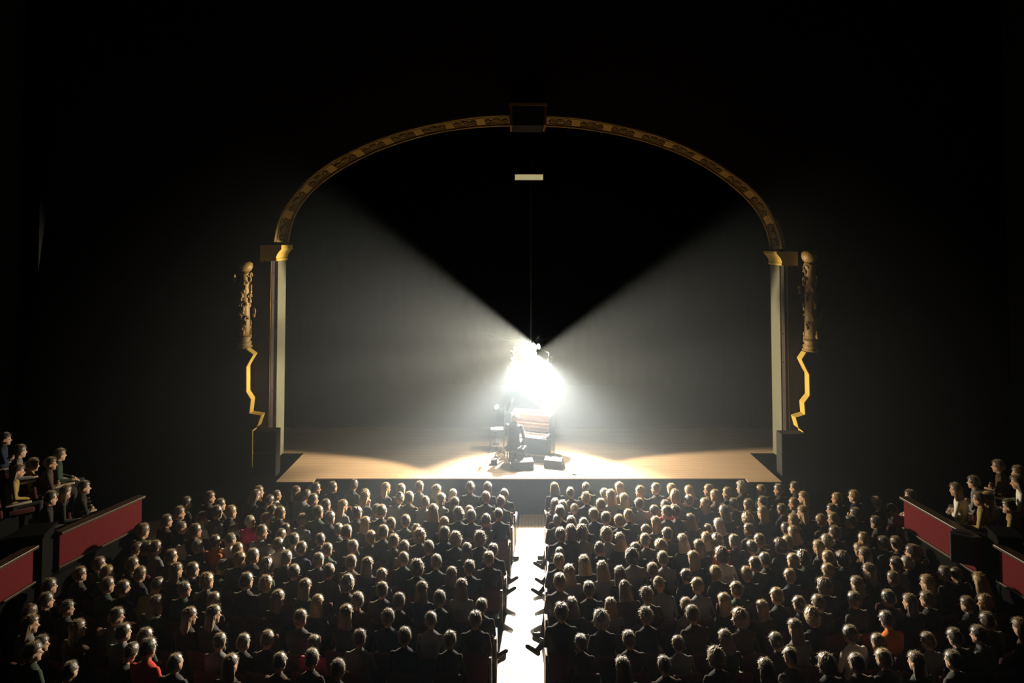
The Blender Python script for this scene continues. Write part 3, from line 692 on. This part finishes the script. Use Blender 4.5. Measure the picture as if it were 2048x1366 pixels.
M_SKIN = [mat('skin_%d' % i, c, 0.5, spec=0.4) for i, c in enumerate(((0.46, 0.27, 0.17), (0.38, 0.21, 0.12), (0.50, 0.31, 0.21), (0.22, 0.12, 0.07)))]
CLOTH = {'black': (0.015, 0.015, 0.017), 'charcoal': (0.035, 0.035, 0.04), 'navy': (0.015, 0.022, 0.05), 'dark brown': (0.05, 0.03, 0.02), 'dark green': (0.02, 0.04, 0.025), 'grey': (0.14, 0.14, 0.14),
         'white': (0.62, 0.60, 0.54), 'red': (0.45, 0.03, 0.02), 'magenta': (0.50, 0.03, 0.12), 'orange': (0.55, 0.14, 0.02), 'yellow': (0.26, 0.19, 0.06)}
CM = {k: mat('cloth_' + k.replace(' ', '_'), v, 0.85, sheen=0.25, spec=0.2, var=0.15, scale=30) for k, v in CLOTH.items()}
M_CLOTH = [CM['black']]
M_TROUSER = mat('dark_trousers', (0.02, 0.02, 0.026), 0.9); M_SHOE = mat('dark_shoe', (0.02, 0.017, 0.015), 0.4); M_EYE = mat('eye', (0.03, 0.02, 0.015), 0.2)
HAIRC = {'d': ('dark', (0.013, 0.008, 0.005)), 'b': ('blond', (0.19, 0.115, 0.038)), 'g': ('grey', (0.09, 0.082, 0.072)), 'r': ('brown', (0.055, 0.025, 0.010)), 'w': ('white', (0.30, 0.28, 0.24))}
HM = {}
for k, (nm, c) in HAIRC.items():
    m = mat('hair_' + nm, c, 0.42, spec=1.0, sheen=1.0, var=0.3, scale=60, bump=0.3); HM[k] = m

# hair: closed shells round the skull; the part over the face dips below the skin
def hair_mesh(style):
    vs = []; NU, NV = 48, 30; rn = random.Random(style)
    ph = [rn.uniform(0, 6.3) for _ in range(6)]
    for j in range(NV + 1):
        th = math.pi * j / NV                                # 0 top
        for i in range(NU):
            a = 2 * math.pi * i / NU                         # a = pi/2 is the face
            d = Vector((math.sin(th) * math.cos(a), math.sin(th) * math.sin(a), math.cos(th)))
            face = max(0.0, math.sin(a)) * math.sin(th)      # 1 in the middle of the face
            low = -d.z
            strand = 0.012 * math.sin(23 * a + ph[0] + 3 * math.sin(4 * th)) + 0.008 * math.sin(41 * a + ph[1])
            lump = 0.0
            r = 1.07 + strand
            if style == 'bald': r = 1.0
            cover = True
            if style in ('short', 'bun', 'ponytail', 'cropped'):
                hair_low = 0.45 if face < 0.25 else (0.1 if face < 0.55 else -0.30)
                if style == 'cropped': r = 1.03 + strand * 0.5
                else: r = 1.14 + strand + 0.05 * max(0, d.z) + noise.noise(d * 3 + Vector((ph[3], 0, 0))) * 0.05
                cover = low < hair_low
            elif style == 'curly':
                nz = noise.noise(d * 4.5 + Vector((ph[0], 0, 0))) * 0.16 + noise.noise(d * 11) * 0.10
                r = 1.36 + nz; cover = low < (0.75 if face < 0.35 else (0.2 if face < 0.6 else -0.42))
            elif style in ('long', 'bob'):
                r = 1.17 + strand + 0.04 * max(0, d.z); cover = low < (2 if face < 0.42 else -0.36)
            elif style == 'tousled':
                nz = noise.noise(d * 6 + Vector((ph[2], 0, 0))) * 0.12 + 0.08 * max(0, d.z)
                r = 1.12 + nz + strand; cover = low < (0.5 if face < 0.25 else (0.1 if face < 0.55 else -0.30))
            if not cover: r = 0.86
            p = Vector((d.x * 0.082 * r, d.y * 0.098 * r - 0.005, d.z * 0.105 * r))
            if style in ('long', 'bob') and cover and d.z < 0.15:
                t = (0.15 - d.z) / 1.15; ln = 0.36 if style == 'long' else 0.19
                wdt = 1.0 + (0.45 if style == 'long' else 0.25) * math.sin(min(t, 1) * math.pi * 0.6)
                ring = math.sqrt(max(0.02, 1 - (t ** 3) * 0.9))
                p = Vector((math.cos(a) * 0.096 * wdt * ring, math.sin(a) * 0.090 * ring * (0.8 if math.sin(a) < 0 else 0.35) - 0.03 - 0.03 * t, 0.016 - ln * t + 0.01 * math.sin(9 * a)))
            vs.append(p)
    fs = [(j * NU + i, j * NU + (i + 1) % NU, (j + 1) * NU + (i + 1) % NU, (j + 1) * NU + i) for j in range(NV) for i in range(NU)]
    mb = MB(); mb.add(vs, fs)
    # loose strands standing a little off the surface
    for _ in range(330):
        j = rn.randint(1, int(NV * 0.72)); i = rn.randrange(NU); q = vs[j * NU + i]
        d = Vector((q.x / 0.082, q.y / 0.098, q.z / 0.105))
        if d.length < 1.0: continue
        d.normalize(); dn = Vector((0, 0, -1)) - d * (-d.z); dn = dn.normalized() if dn.length > 0.05 else Vector((1, 0, 0)); sd = d.cross(dn)
        jit = Vector((rn.uniform(-1, 1), rn.uniform(-1, 1), rn.uniform(-1, 1))) * 0.010
        big = 1.9 if style in ('curly', 'tousled') else 1.0
        a = q - d * 0.003; m_ = q + d * 0.007 * big + dn * 0.018 + jit * 0.5; e = q + d * 0.010 * big + dn * 0.040 + jit * big; w_ = sd * 0.0016
        o_ = len(mb.v); mb.v += [tuple(a - w_), tuple(a + w_), tuple(m_ - w_), tuple(m_ + w_), tuple(e)]; mb.f += [(o_, o_ + 1, o_ + 3, o_ + 2), (o_ + 2, o_ + 3, o_ + 4)]
    if style == 'bun':
        b = MB().ell((0, -0.065, 0.095), (0.045, 0.042, 0.040), 14, 10); mb.add(b.v, b.f)
    if style == 'ponytail':
        mb.tube([(0, -0.085, 0.05), (0, -0.125, 0.04), (0.005, -0.14, -0.03), (0.01, -0.125, -0.12), (0.012, -0.11, -0.20)], [0.02, 0.03, 0.036, 0.028, 0.008], 12)
    return mb.mesh('hair_' + style, True)
def hat_mesh():
    return MB().lathe([(0.125, -0.01), (0.128, 0.0), (0.092, 0.012), (0.100, 0.07), (0.085, 0.125), (0.03, 0.14), (0.004, 0.142)], 28, Matrix.Translation((0, -0.005, 0.035)) @ Matrix.Diagonal((0.92, 1.1, 1, 1))).mesh('hat', True)
HAIR = {k: hair_mesh(k) for k in ('short', 'cropped', 'long', 'bob', 'curly', 'bun', 'ponytail', 'tousled')}
HAT = hat_mesh()
HEADC = Vector((0, 0, 1.265))
BODIES = {}
def get_body(key, **kw):
    if key not in BODIES: BODIES[key] = body('person_body_' + key, **kw)
    return BODIES[key]
for y_ in (-34, -14, 0, 14, 34):
    for f_ in (0, 1):
        kw = dict(female=bool(f_), yaw=y_, roll=(y_ % 5) - 2, pitch=-4 + (abs(y_) % 3) * 3, lean=2 + 3 * f_, side=(y_ % 7 - 3) * 0.8)
        kw['arms'] = {-34: ('rest', 'lap'), -14: 'fold', 0: 'lap', 14: ('lap', 'rest'), 34: 'fold'}[y_]
        get_body('y%d_%d' % (y_, f_), **kw)
get_body('out', legs='out', arms=('rest', 'lap'), yaw=4, lean=-2)
get_body('outlow', legs='outlow', arms='lap', yaw=-6)
get_body('forward', lean=24, pitch=-6, arms='lap', legs='tuck')
get_body('face', arms=('lap', 'face'), yaw=-20, pitch=-8, lean=6)
get_body('up', arms=('lap', 'up'), yaw=-24)

def ordn(n):
    s = 'first second third fourth fifth sixth seventh eighth ninth tenth eleventh twelfth thirteenth fourteenth fifteenth sixteenth seventeenth eighteenth nineteenth twentieth'.split()
    return s[n - 1] if n <= 20 else '%dth' % n
STY = {'S': 'short', 'B': 'cropped', 'L': 'long', 'C': 'curly', 'U': 'bun', 'P': 'ponytail', 'O': 'bob', 'T': 'tousled', 'H': 'short'}
STYW = {'short': 'short %s hair', 'cropped': 'cropped %s hair', 'long': 'long %s hair', 'curly': 'curly %s hair', 'bun': '%s hair bun', 'ponytail': '%s ponytail', 'bob': '%s bob', 'tousled': 'tousled %s hair'}
def person(loc, rz, key, style, hc, cloth, scale, mirror, skin, hat=None):
    me, H = BODIES[key]
    o = put('person', me, None); o.location = loc; o.rotation_euler = (0, 0, rz)
    o.scale = (scale * (-1 if mirror else 1), scale, scale)
    for i, m_ in enumerate((M_SKIN[skin], CM[cloth])):
        o.material_slots[i].link = 'OBJECT'; o.material_slots[i].material = m_
    hm_ = HAIR[style]
    if not hm_.materials: hm_.materials.append(HM['d'])
    h = put('hair', hm_, None, o); h.matrix_local = H @ Matrix.Translation(HEADC)
    h.material_slots[0].link = 'OBJECT'; h.material_slots[0].material = HM[hc]
    if hat:
        if not HAT.materials: HAT.materials.append(CM['white'])
        t = put('hat', HAT, None, o); t.matrix_local = H @ Matrix.Translation(HEADC)
        t.material_slots[0].link = 'OBJECT'; t.material_slots[0].material = CM[hat]
    return o
# ------------------------------------------------------------------ audience in the stalls
# heads seen in the photograph: position, hair (style + colour) and, where it stands out, the colour of the top
TILES = [
 (500, 950, 7.314, '260,340,Lr 335,260,Sr 415,420,Sd 600,310,Bg,white 675,270,Lr 980,220,Sd 890,330,Bg,grey 1375,200,Sd 1620,170,Sd 1580,300,Sg 1430,380,Sg 1690,470,Sd 1790,560,Sd 1860,480,Lb 390,540,Sd 430,680,Lr 630,580,Sr 1050,570,Sd 860,680,Sr 1160,660,Tg 770,820,Sd 1100,830,Sg 10,700,Bw,magenta 220,870,Sg 370,950,Sr,white 1400,590,Ud 1590,740,Lb 1560,860,Sd 1760,950,Sb 1930,740,Sd 1920,860,Sd 820,980,Sd 1210,980,Bd 340,1060,Sg,white 1640,1080,Sg 1250,1120,Sr 760,1100,Sr'),
 (760, 950, 7.314, '130,220,Lb 410,230,Sg 770,190,Sd 1050,250,Lg 1110,310,Lw 1480,200,Tg 1730,210,Lg 1790,300,Sg 90,350,Lb 240,390,Ug 420,350,Sg 590,430,Sd 860,380,Og 1310,440,Ld 1470,350,Sb 1680,420,Sd 190,540,Sd,grey 580,560,Lr 1375,550,Sb 1260,620,Sg 990,600,Cg 1765,590,Bd 475,710,Sd 740,740,Lb 1640,700,Sd 490,830,Tr 630,920,Cb 820,890,Od 1090,980,Cb 1500,960,Cr 1600,1110,Sr 180,1000,Pr 250,1100,Ld 680,1090,Sg 1230,1130,Ld'),
 (1070, 950, 7.314, '350,230,Lg 440,280,Sg 610,200,Bg 750,290,Sg 980,210,Ob 1260,260,Sb 1090,360,Tb 1440,330,Lb 1360,450,Sg 1680,220,Sg 1930,220,Sb 1770,380,Lb 1850,440,Sd 320,460,Lg 430,560,Sg 690,490,Lg 760,550,Sb 1110,600,Sb 1140,660,Sr 1470,620,Pb 1500,690,Sb 340,670,Bg 710,730,Lr 1060,760,Ug 470,880,Sg 770,880,Cr 600,870,Or 1680,830,Sr 1190,900,Cb 1250,980,Lb 1900,570,Sg 1930,730,Lb 1640,980,Sg 1760,1080,Cb 890,1120,Sr 1410,1120,Ld 480,1150,Bd'),
 (1330, 950, 7.314, '215,330,Ob 320,260,Lb 280,400,Sg 550,320,Sb 700,240,Sb 800,280,Sb 980,200,Cw 1230,240,Sb 1360,240,Sg 1600,210,Sr 1560,360,Lb 1630,450,Sb 1500,520,Sd 910,450,Sr 1100,420,Sd 1960,360,Sb 130,480,Sd,magenta 130,540,Sd 270,570,Tr 470,450,Lb 740,440,Sd 720,570,Ld 420,690,Ld 1080,580,Lb 1130,700,Cb 770,760,Lw 1010,820,Sd 1740,580,Lb 1800,680,Sb 1570,690,Lb 1410,820,Sd 540,840,Sr 570,970,Lb 1040,1000,Pg 880,1040,Cr,red 430,1080,Lr 160,1000,Lw 110,900,Sd 1390,990,Sr 1780,880,Lb 1340,1080,Sd 1690,1070,Cd 1840,1000,Sb'),
 (1590, 970, 7.314, '310,180,Sb 420,290,Sb 660,180,Sd,white 650,400,Sr,red 170,380,Sr 340,530,Sb 735,560,Sd 1000,440,Sd 1210,570,Sd 290,720,Sr 360,840,Tw 250,940,Lb 740,830,Sb 650,980,Lb 640,1100,Sb 380,1100,Cd 1230,870,Sd 1130,1060,Lr 1660,870,Sr 1620,1020,Sd 2000,1000,Sd 820,1110,Cr 200,1130,Sb 1560,1150,Bw 50,1130,Sd'),
 (280, 970, 7.314, '240,700,Sr 435,550,Sd 700,430,Sr 780,280,Sd 960,510,Sr,white 1180,200,Sr 1140,420,Sd,grey 1490,430,Sb 1580,310,Sd 690,650,Bg 710,820,Sr,white 1120,700,Sd 1530,820,Bg,white 1450,980,Sb 1490,690,Sd 1000,920,Bg 1170,860,Sd,orange 90,960,Sd 190,940,Sr 120,1080,Sr 1150,1130,Sb'),
 (500, 1090, 7.314, '50,190,Sg 430,220,Sg 1030,250,Sg 1460,280,Sr 1370,420,Sr 1810,330,Lr 1920,490,Lg 790,430,Sd 370,600,Tb 390,830,Lr 810,660,Lr 930,900,Lb 1530,620,Cd 1530,850,Sg 560,1110,Sr 1780,1060,Lr 60,560,Sd'),
 (760, 1090, 7.314, '450,240,Bg 460,370,Cr 980,290,Sg 1530,210,Sb 1480,360,Sd 1090,470,Lr 1130,660,Lr 110,690,Sd 190,870,Sg 660,700,Lr 560,1100,Sr 960,840,Sd 1450,920,Sd 1190,1150,Bg 1590,1100,Sd'),
 (1070, 1090, 7.314, '270,240,Sb 860,300,Lb 1170,390,Lb 620,440,Lb 440,560,Sb 1790,200,Cd 1740,460,Lr 920,680,Sd 1560,740,Lr 1870,760,Tb 430,990,Sr 800,930,Lr 1280,930,Lb 1050,1150,Cw 1720,1090,Tb'),
 (1330, 1090, 7.314, '340,240,Sg 290,400,Sb 180,680,Sb,grey 830,480,Sd 690,640,Sb 950,230,Lb 1340,190,Cr,white 1210,450,Sb 1150,680,Sr 1170,870,Lb 1090,1120,Cb 1900,300,Sr 1690,450,Sb 1700,790,Sb 1640,960,Lb 420,1050,Sr 580,930,Sb'),
 (1590, 1110, 7.314, '260,330,Sb 790,270,Sb 370,490,Cr 970,470,Lr 1300,170,Sd 1320,280,Lr 1400,370,Sr 1900,280,Bg 1970,450,Lb 900,680,Sr 190,760,Sd 310,730,Sr 1480,670,Sd 1980,670,Sr 1790,730,Lr 350,970,Cb 390,1120,Lr 1480,980,Sd,orange'),
 (240, 1110, 7.314, '130,310,Sr 640,270,Lr 870,250,Sd 1120,260,Sd 1870,210,Cd 590,540,Sd,yellow 40,520,Sd 1180,530,Bg 1690,420,Tb 1590,700,Sr 440,760,Lr 430,950,Sd 1210,950,Lr 1790,920,Ld 920,1170,Sd'),
 (0, 1040, 4.096, '450,460,Sr 620,380,Sr 825,450,Sb 920,270,Sr 925,390,Sr 385,560,Sd 690,560,Sr 290,680,Sd 500,740,Td 340,820,Sr 520,880,Lr 650,1030,Sd 260,1100,Sd 940,900,Lr 1110,1080,Sd,red 1500,980,Sr 1930,1020,Sd 1030,1170,Sd 1440,1190,Bg 570,1260,Bd 1880,1220,Lr'),
 (500, 1150, 3.724, '20,520,Sg 180,500,Sr 600,540,Sr,magenta 250,680,Bd 580,740,Sr 890,490,Sr 1260,480,Sd 1630,510,Sr 500,660,Sd'),
 (1050, 1150, 3.724, '515,540,Sr 820,500,Sr 750,720,Lr 1060,690,Bg 1230,530,Sr 1550,500,Lr 1890,510,Sd 1450,640,Cb 1900,730,Lr'),
 (1550, 950, 3.283, '1220,660,Sd 1230,720,Lb 1180,860,Sr 1320,860,Tb 1110,970,Sd 1240,960,Sr 1285,1020,Lr 1165,1070,Sd 1040,1080,Sd 940,1110,Sr 960,1250,Lr 590,1110,Sr 620,1220,Sb 500,1060,Sd,white 200,1210,Sd 350,1260,Cr 540,1250,Sd 1190,1230,Sd'),
]
HEAD_Z = 1.215
PZ = 1.85
STEPS = (1.05, 1.40, 1.75, 2.10)
PLINE = {'left': (atZ(281, 990, PZ), atZ(-60, 1158, PZ)), 'right': (atZ(1811, 993, PZ), atZ(2110, 1150, PZ))}
def pedge(side, Y, off):
    A, B = PLINE[side]; t = (Y - A.y) / (B.y - A.y); d = (B - A).xy.normalized(); nn = Vector((d.y, -d.x)); s = -1 if side == 'left' else 1
    return A.x + (B.x - A.x) * t + s * (0.06 + off) / abs(nn.x)
ROW0, PITCH_Y = atZ(1056, 977, HEAD_Z).y, 0.95
rows = {}
for x0, y0, sc_, txt in TILES:
    for tok in txt.split():
        q = tok.split(','); x, y = x0 + float(q[0]) / sc_, y0 + float(q[1]) / sc_
        p = atZ(x, y, HEAD_Z); k = int(round((ROW0 - p.y) / PITCH_Y)); k = min(max(k, 0), 7)
        Y = ROW0 - PITCH_Y * k + max(-0.25, min(0.25, (p.y - (ROW0 - PITCH_Y * k))))
        h = atY(x, y, Y)
        blk = 'left' if x < 1056 else 'right'
        rows.setdefault((k, blk), []).append(dict(x=h.x, Y=ROW0 - PITCH_Y * k, dy=Y - (ROW0 - PITCH_Y * k), z=h.z, sty=q[2][0], hc=q[2][1], cloth=q[3] if len(q) > 3 else None))
SEAT_W = 0.50
def seat_protos():
    t = {}
    t['cushion'] = MB().bbox(-0.225, 0.225, -0.10, 0.36, 0.36, 0.455, 0.03).mesh('seat_cushion', True); t['cushion'].materials.append(M_SEAT)
    T = Matrix.Translation((0, -0.19, 0.36)) @ Matrix.Rotation(R(9), 4, 'X')
    t['backrest'] = MB().bbox(-0.225, 0.225, -0.05, 0.03, 0.0, 0.50, 0.03, T).mesh('seat_backrest', True); t['backrest'].materials.append(M_SEAT)
    t['pedestal'] = MB().box(-0.03, 0.03, -0.08, 0.16, 0.0, 0.37).box(-0.12, 0.12, -0.1, 0.2, 0, 0.02).mesh('seat_pedestal'); t['pedestal'].materials.append(M_METAL)
    t['armrest'] = MB().bbox(-0.03, 0.03, -0.14, 0.30, 0.585, 0.625, 0.012).mesh('armrest', True); t['armrest'].materials.append(M_ARM)
    t['end_panel'] = MB().prism([(-0.20, 0.0), (0.28, 0.0), (0.30, 0.25), (0.28, 0.585), (-0.20, 0.585), (-0.26, 0.80), (-0.30, 0.80)], 'x', -0.02, 0.02).mesh('end_panel'); t['end_panel'].materials.append(M_SEATWOOD)
    return t
SP = seat_protos()
def seat(loc, rz, label, end=0, arms=(-1,)):
    s = thing('theatre_seat', loc, label, 'seat', 'theatre seats in the stalls', rz)
    for nm in ('cushion', 'backrest', 'pedestal'): put('seat_' + nm if nm != 'backrest' else 'backrest', SP[nm], None, s)
    for a in arms:
        o = put('armrest', SP['armrest'], None, s); o.location = (a * 0.25, 0, 0)
    if end:
        o = put('end_panel', SP['end_panel'], None, s); o.location = (end * 0.262, 0, 0)
    return s
CLD = ['black', 'black', 'charcoal', 'navy', 'dark brown', 'dark green', 'charcoal', 'black', 'grey']
n_people = 0
rp = random.Random(3)
for (k, blk), L_ in sorted(rows.items()):
    L_.sort(key=lambda d: d['x']); sgn = -1 if blk == 'left' else 1
    Yr = ROW0 - PITCH_Y * k
    lim = aisle_l(Yr) - 0.29 if blk == 'left' else aisle_r(Yr) + 0.29
    for _ in range(60):                                       # neighbours keep a seat's width apart
        for a, b in zip(L_[:-1], L_[1:]):
            g = 0.47 - (b['x'] - a['x'])
            if g > 0: a['x'] -= g / 2; b['x'] += g / 2
        for d in L_:
            if Yr < PLINE[blk][0].y + 0.2:                      # stay clear of the box wall
                e_ = abs(pedge(blk, Yr, -0.62)); d['x'] = max(-e_, min(e_, d['x']))
            d['x'] = min(d['x'], lim) if blk == 'left' else max(d['x'], lim)
    order = sorted(L_, key=lambda d: abs(d['x'] - lim))
    for i, d in enumerate(order):
        X = d['x']; full = math.atan2(-(0.5 - X), EDGE + 1.5 - Yr)   # turn towards the piano (rotation about z)
        rz = 0.45 * full
        hy = math.degrees(0.35 * full) + rp.uniform(-14, 14)
        key = 'y%d_%d' % (min((-34, -14, 0, 14, 34), key=lambda v: abs(v - hy)), 1 if d['sty'] in 'LOUP' or rp.random() < 0.25 else 0)
        mirror = False
        ends = abs(X - lim) < 0.12
        if ends and k in (2, 3, 4, 5, 6): key = 'out' if k in (3, 4, 6) else 'outlow'; mirror = (blk == 'right'); rz = 0
        elif rp.random() < 0.05: key = 'forward'
        elif rp.random() < 0.04: key = 'face'; mirror = rp.random() < 0.5
        if 150 < project((X, Yr, d['z']))[0] < 172 and k >= 6: key = 'up'
        s_ = max(0.90, min(1.10, d['z'] / HEAD_Z))
        cloth = d['cloth'] or rp.choice(CLD)
        if d['sty'] == 'H': hat = d['cloth']; cloth = 'black'
        else: hat = None
        skin = rp.choice((0, 0, 1, 2, 2)); style = STY[d['sty']]
        ln = min(2.0, abs(d['dy']))
        fwd = Vector((-math.sin(rz), math.cos(rz), 0))
        o = person(Vector((X, Yr + d['dy'], 0.0)), rz, key, style, d['hc'], cloth, s_, mirror, skin, hat)
        where = '%s row %s of the aisle, %s from the aisle' % (ordn(k + 1), blk, ordn(i + 1))
        look_ = (STYW[style] % HAIRC[d['hc']][0]) if not hat else '%s hat' % hat
        tag(o, 'person with %s, %s' % (look_, where), 'person', 'audience seated in the stalls')
        if d['cloth'] and not hat and len(('person in %s with %s, %s' % (cloth, look_, where)).split()) <= 16:
            o['label'] = 'person in %s with %s, %s' % (cloth, look_, where)
        seat((X, Yr + d['dy'] - 0.02, 0), rz, 'dark red theatre seat, %s row %s of the aisle, %s seat out' % (ordn(k + 1), blk, ordn(i + 1)), -sgn if ends else 0, (-1, 1) if ends or i == len(order) - 1 else (sgn,))
        n_people += 1
    if not any(abs(d['x'] - lim) < 0.12 for d in L_):
        if abs(order[0]['x'] - lim) > 0.46: seat((lim, Yr - 0.02, 0), 0, 'empty dark red theatre seat at the aisle, %s row %s block' % (ordn(k + 1), blk), -sgn, (-1, 1))
print('PEOPLE', n_people, {k: len(v) for k, v in sorted(rows.items())})

# ------------------------------------------------------------------ red parapets of the side boxes and the people behind them
M_RAIL = mat('rail_wood', (0.06, 0.035, 0.022), 0.4, spec=0.4); M_PILLAR = mat('pillar_black', (0.004, 0.004, 0.004), 0.9, spec=0.1)
def parapet(a, b, hpx, label):
    # a, b: pixels of the top edge, far and near end
    A, B = atZ(*a, PZ), atZ(*b, PZ); d = (B - A); ln = d.length; ang = math.atan2(d.y, d.x)
    o = thing('box_parapet', (A.x, A.y, PZ - 0.72), label, 'parapet', 'red velvet parapets of the side boxes', ang)
    in_ = 1 if B.x < 0 else -1                                # local +y or -y faces the hall
    s = 1 if (Matrix.Rotation(ang, 3, 'Z') @ Vector((0, 1, 0))).x * (-A.x) > 0 else -1
    MB().bbox(0, ln, -0.05, 0.05, 0.04, 0.66, 0.01).build('velvet_panel', M_VELVET, o)
    MB().bbox(-0.02, ln + 0.02, -0.11 + 0.03 * s, 0.11 + 0.03 * s, 0.66, 0.72, 0.015).build('top_rail', M_RAIL, o)
    MB().bbox(-0.02, ln + 0.02, -0.07 + 0.02 * s, 0.07 + 0.02 * s, 0.0, 0.045, 0.01).build('bottom_rail', M_RAIL, o)
    MB().box(0, ln, -0.04, 0.04, -(PZ - 0.72), 0.0).build('base_wall', M_PILLAR, o)
    return A, B
parapet((281, 990), (116, 1062), 60, 'long red velvet parapet on the left, between the dark pillar and the stage')
parapet((64, 1090), (-60, 1158), 60, 'short red velvet parapet at the left picture edge, below the dark pillar')
parapet((1811, 993), (1956, 1074), 60, 'long red velvet parapet on the right, between the dark pillar and the stage')
parapet((2000, 1088), (2110, 1150), 60, 'short red velvet parapet at the right picture edge, beside the dark pillar')
def pillar(xc, y, wpx, label):
    p = atZ(xc, y, PZ); r = wpx / 2 / F * p.y
    o = thing('box_pillar', (pedge('left' if p.x < 0 else 'right', p.y, r + 0.02), p.y, 0), label, 'pillar', 'dark pillars between the boxes', math.atan2(-p.x, p.y) * 0.4)
    MB().bbox(-r, r, -r, r, 0, PZ + 0.12, 0.01).build('shaft', M_PILLAR, o)
    MB().bbox(-r - 0.04, r + 0.04, -r - 0.04, r + 0.04, PZ + 0.12, PZ + 0.18, 0.01).build('cap', M_PILLAR, o)
    MB().bbox(-r - 0.03, r + 0.03, -r - 0.03, r + 0.03, 0.0, 0.12, 0.01).build('plinth', M_PILLAR, o)
pillar(90, 1078, 50, 'square dark pillar between the two left parapets')
pillar(1978, 1082, 42, 'square dark pillar between the two right parapets')
# dark box at the right rail
hp = atZ(1933, 1060, PZ)
hb_ = thing('rail_box', (hp.x - 0.22, hp.y - 0.18, PZ - 0.55), 'black box at the right red parapet', 'case', rz=math.atan2(0.81, 1.45) * -1)
MB().bbox(-0.20, 0.20, -0.07, 0.07, 0.0, 0.55, 0.015).build('body', M_BLACK, hb_)
MB().bbox(-0.15, 0.15, 0.05, 0.20, 0.52, 0.56, 0.006).build('top_plate', M_METAL, hb_)
# stepped floors behind the parapets, following their line
for side in ('left', 'right'):
    mb = MB(); s = -1 if side == 'left' else 1
    for j, z in enumerate(STEPS):
        off = j * 0.95; Y1 = PLINE[side][0].y + 0.1
        mb.prism([(pedge(side, 8, off), 8), (pedge(side, Y1, off), Y1), (s * 14.95, Y1), (s * 14.95, 8)], 'z', 0 if j == 0 else STEPS[j - 1], z)
    struct('floor_box_%s' % side, mb, M_PILLAR, 'stepped dark floor of the %s boxes' % side)
BOX = {'left': [(8, 880, 'Sd', None), (62, 932, 'Sd', 'yellow'), (118, 912, 'Sr', None), (99, 930, 'Sd', None), (28, 946, 'Lr', 'yellow'), (125, 988, 'Lr', None), (166, 978, 'Sd', None), (98, 1000, 'Sd', None), (38, 905, 'Sd', 'grey')],  # yellow tops: warm light on the clothing put into the cloth colour
       'right': [(1919, 982, 'Lr', 'white'), (1963, 1000, 'Sr', 'yellow'), (1984, 1000, 'Lb', None), (1999, 934, 'Sr', None), (2041, 946, 'Sr', None), (2021, 1014, 'Sd', 'yellow'), (1950, 966, 'Sd', None), (2044, 966, 'Lr', 'white')]}
for side, L_ in BOX.items():
    for i, (x, y, hs, cl) in enumerate(L_):
        best = None
        for j, z in enumerate(STEPS):
            p = atZ(x, y, z + HEAD_Z); g = abs(p.x) - abs(pedge(side, p.y, j * 0.95)); sc_ = abs(g - 0.5)
            if best is None or sc_ < best[0]: best = (sc_, p, z)
        _, p, z = best
        full = math.atan2(-(0.5 - p.x), EDGE + 1.5 - p.y)
        rz = 0.75 * full
        o = person(Vector((p.x, p.y, z)), rz, 'y%d_%d' % ((-14, 0, 14)[i % 3], 1 if hs[0] == 'L' else 0), STY[hs[0]], hs[1], cl or rp.choice(CLD), 1.0, False, rp.choice((0, 1, 2)))
        rank = sorted(range(len(L_)), key=lambda j: L_[j][0] if side == 'left' else -L_[j][0]).index(i)
        tag(o, 'person with %s in the %s box, %s from the picture edge' % (STYW[STY[hs[0]]] % HAIRC[hs[1]][0], side, ordn(rank + 1)), 'person', 'audience in the side boxes')
        st = seat(Vector((p.x, p.y - 0.0, z)), rz, 'dark seat in the %s box, under the %s person from the picture edge' % (side, ordn(rank + 1)), 0, (-1, 1)); st['group'] = 'seats in the side boxes'

# ------------------------------------------------------------------ the pianist
get_body('pianist', voxel=0.008, yaw=-10, pitch=-14, lean=10, legs='piano', arms='keys')
hip = pl(PX - 0.07, fy - 0.64)
me, H = BODIES['pianist']
pn_ = put('person', me, None); pn_.location = (hip.x, hip.y, STAGE_Z + 0.02); pn_.scale = (1.14, 1.08, 1.07); pn_.rotation_euler = (0, 0, -PHI)
pn_.material_slots[1].link = 'OBJECT'; pn_.material_slots[1].material = CM['black']
h = put('hair', HAIR['cropped'], None, pn_); h.matrix_local = H @ Matrix.Translation(HEADC); h.material_slots[0].link = 'OBJECT'; h.material_slots[0].material = HM['g']
tag(pn_, 'pianist in black seated at the open upright piano, seen from behind', 'person')
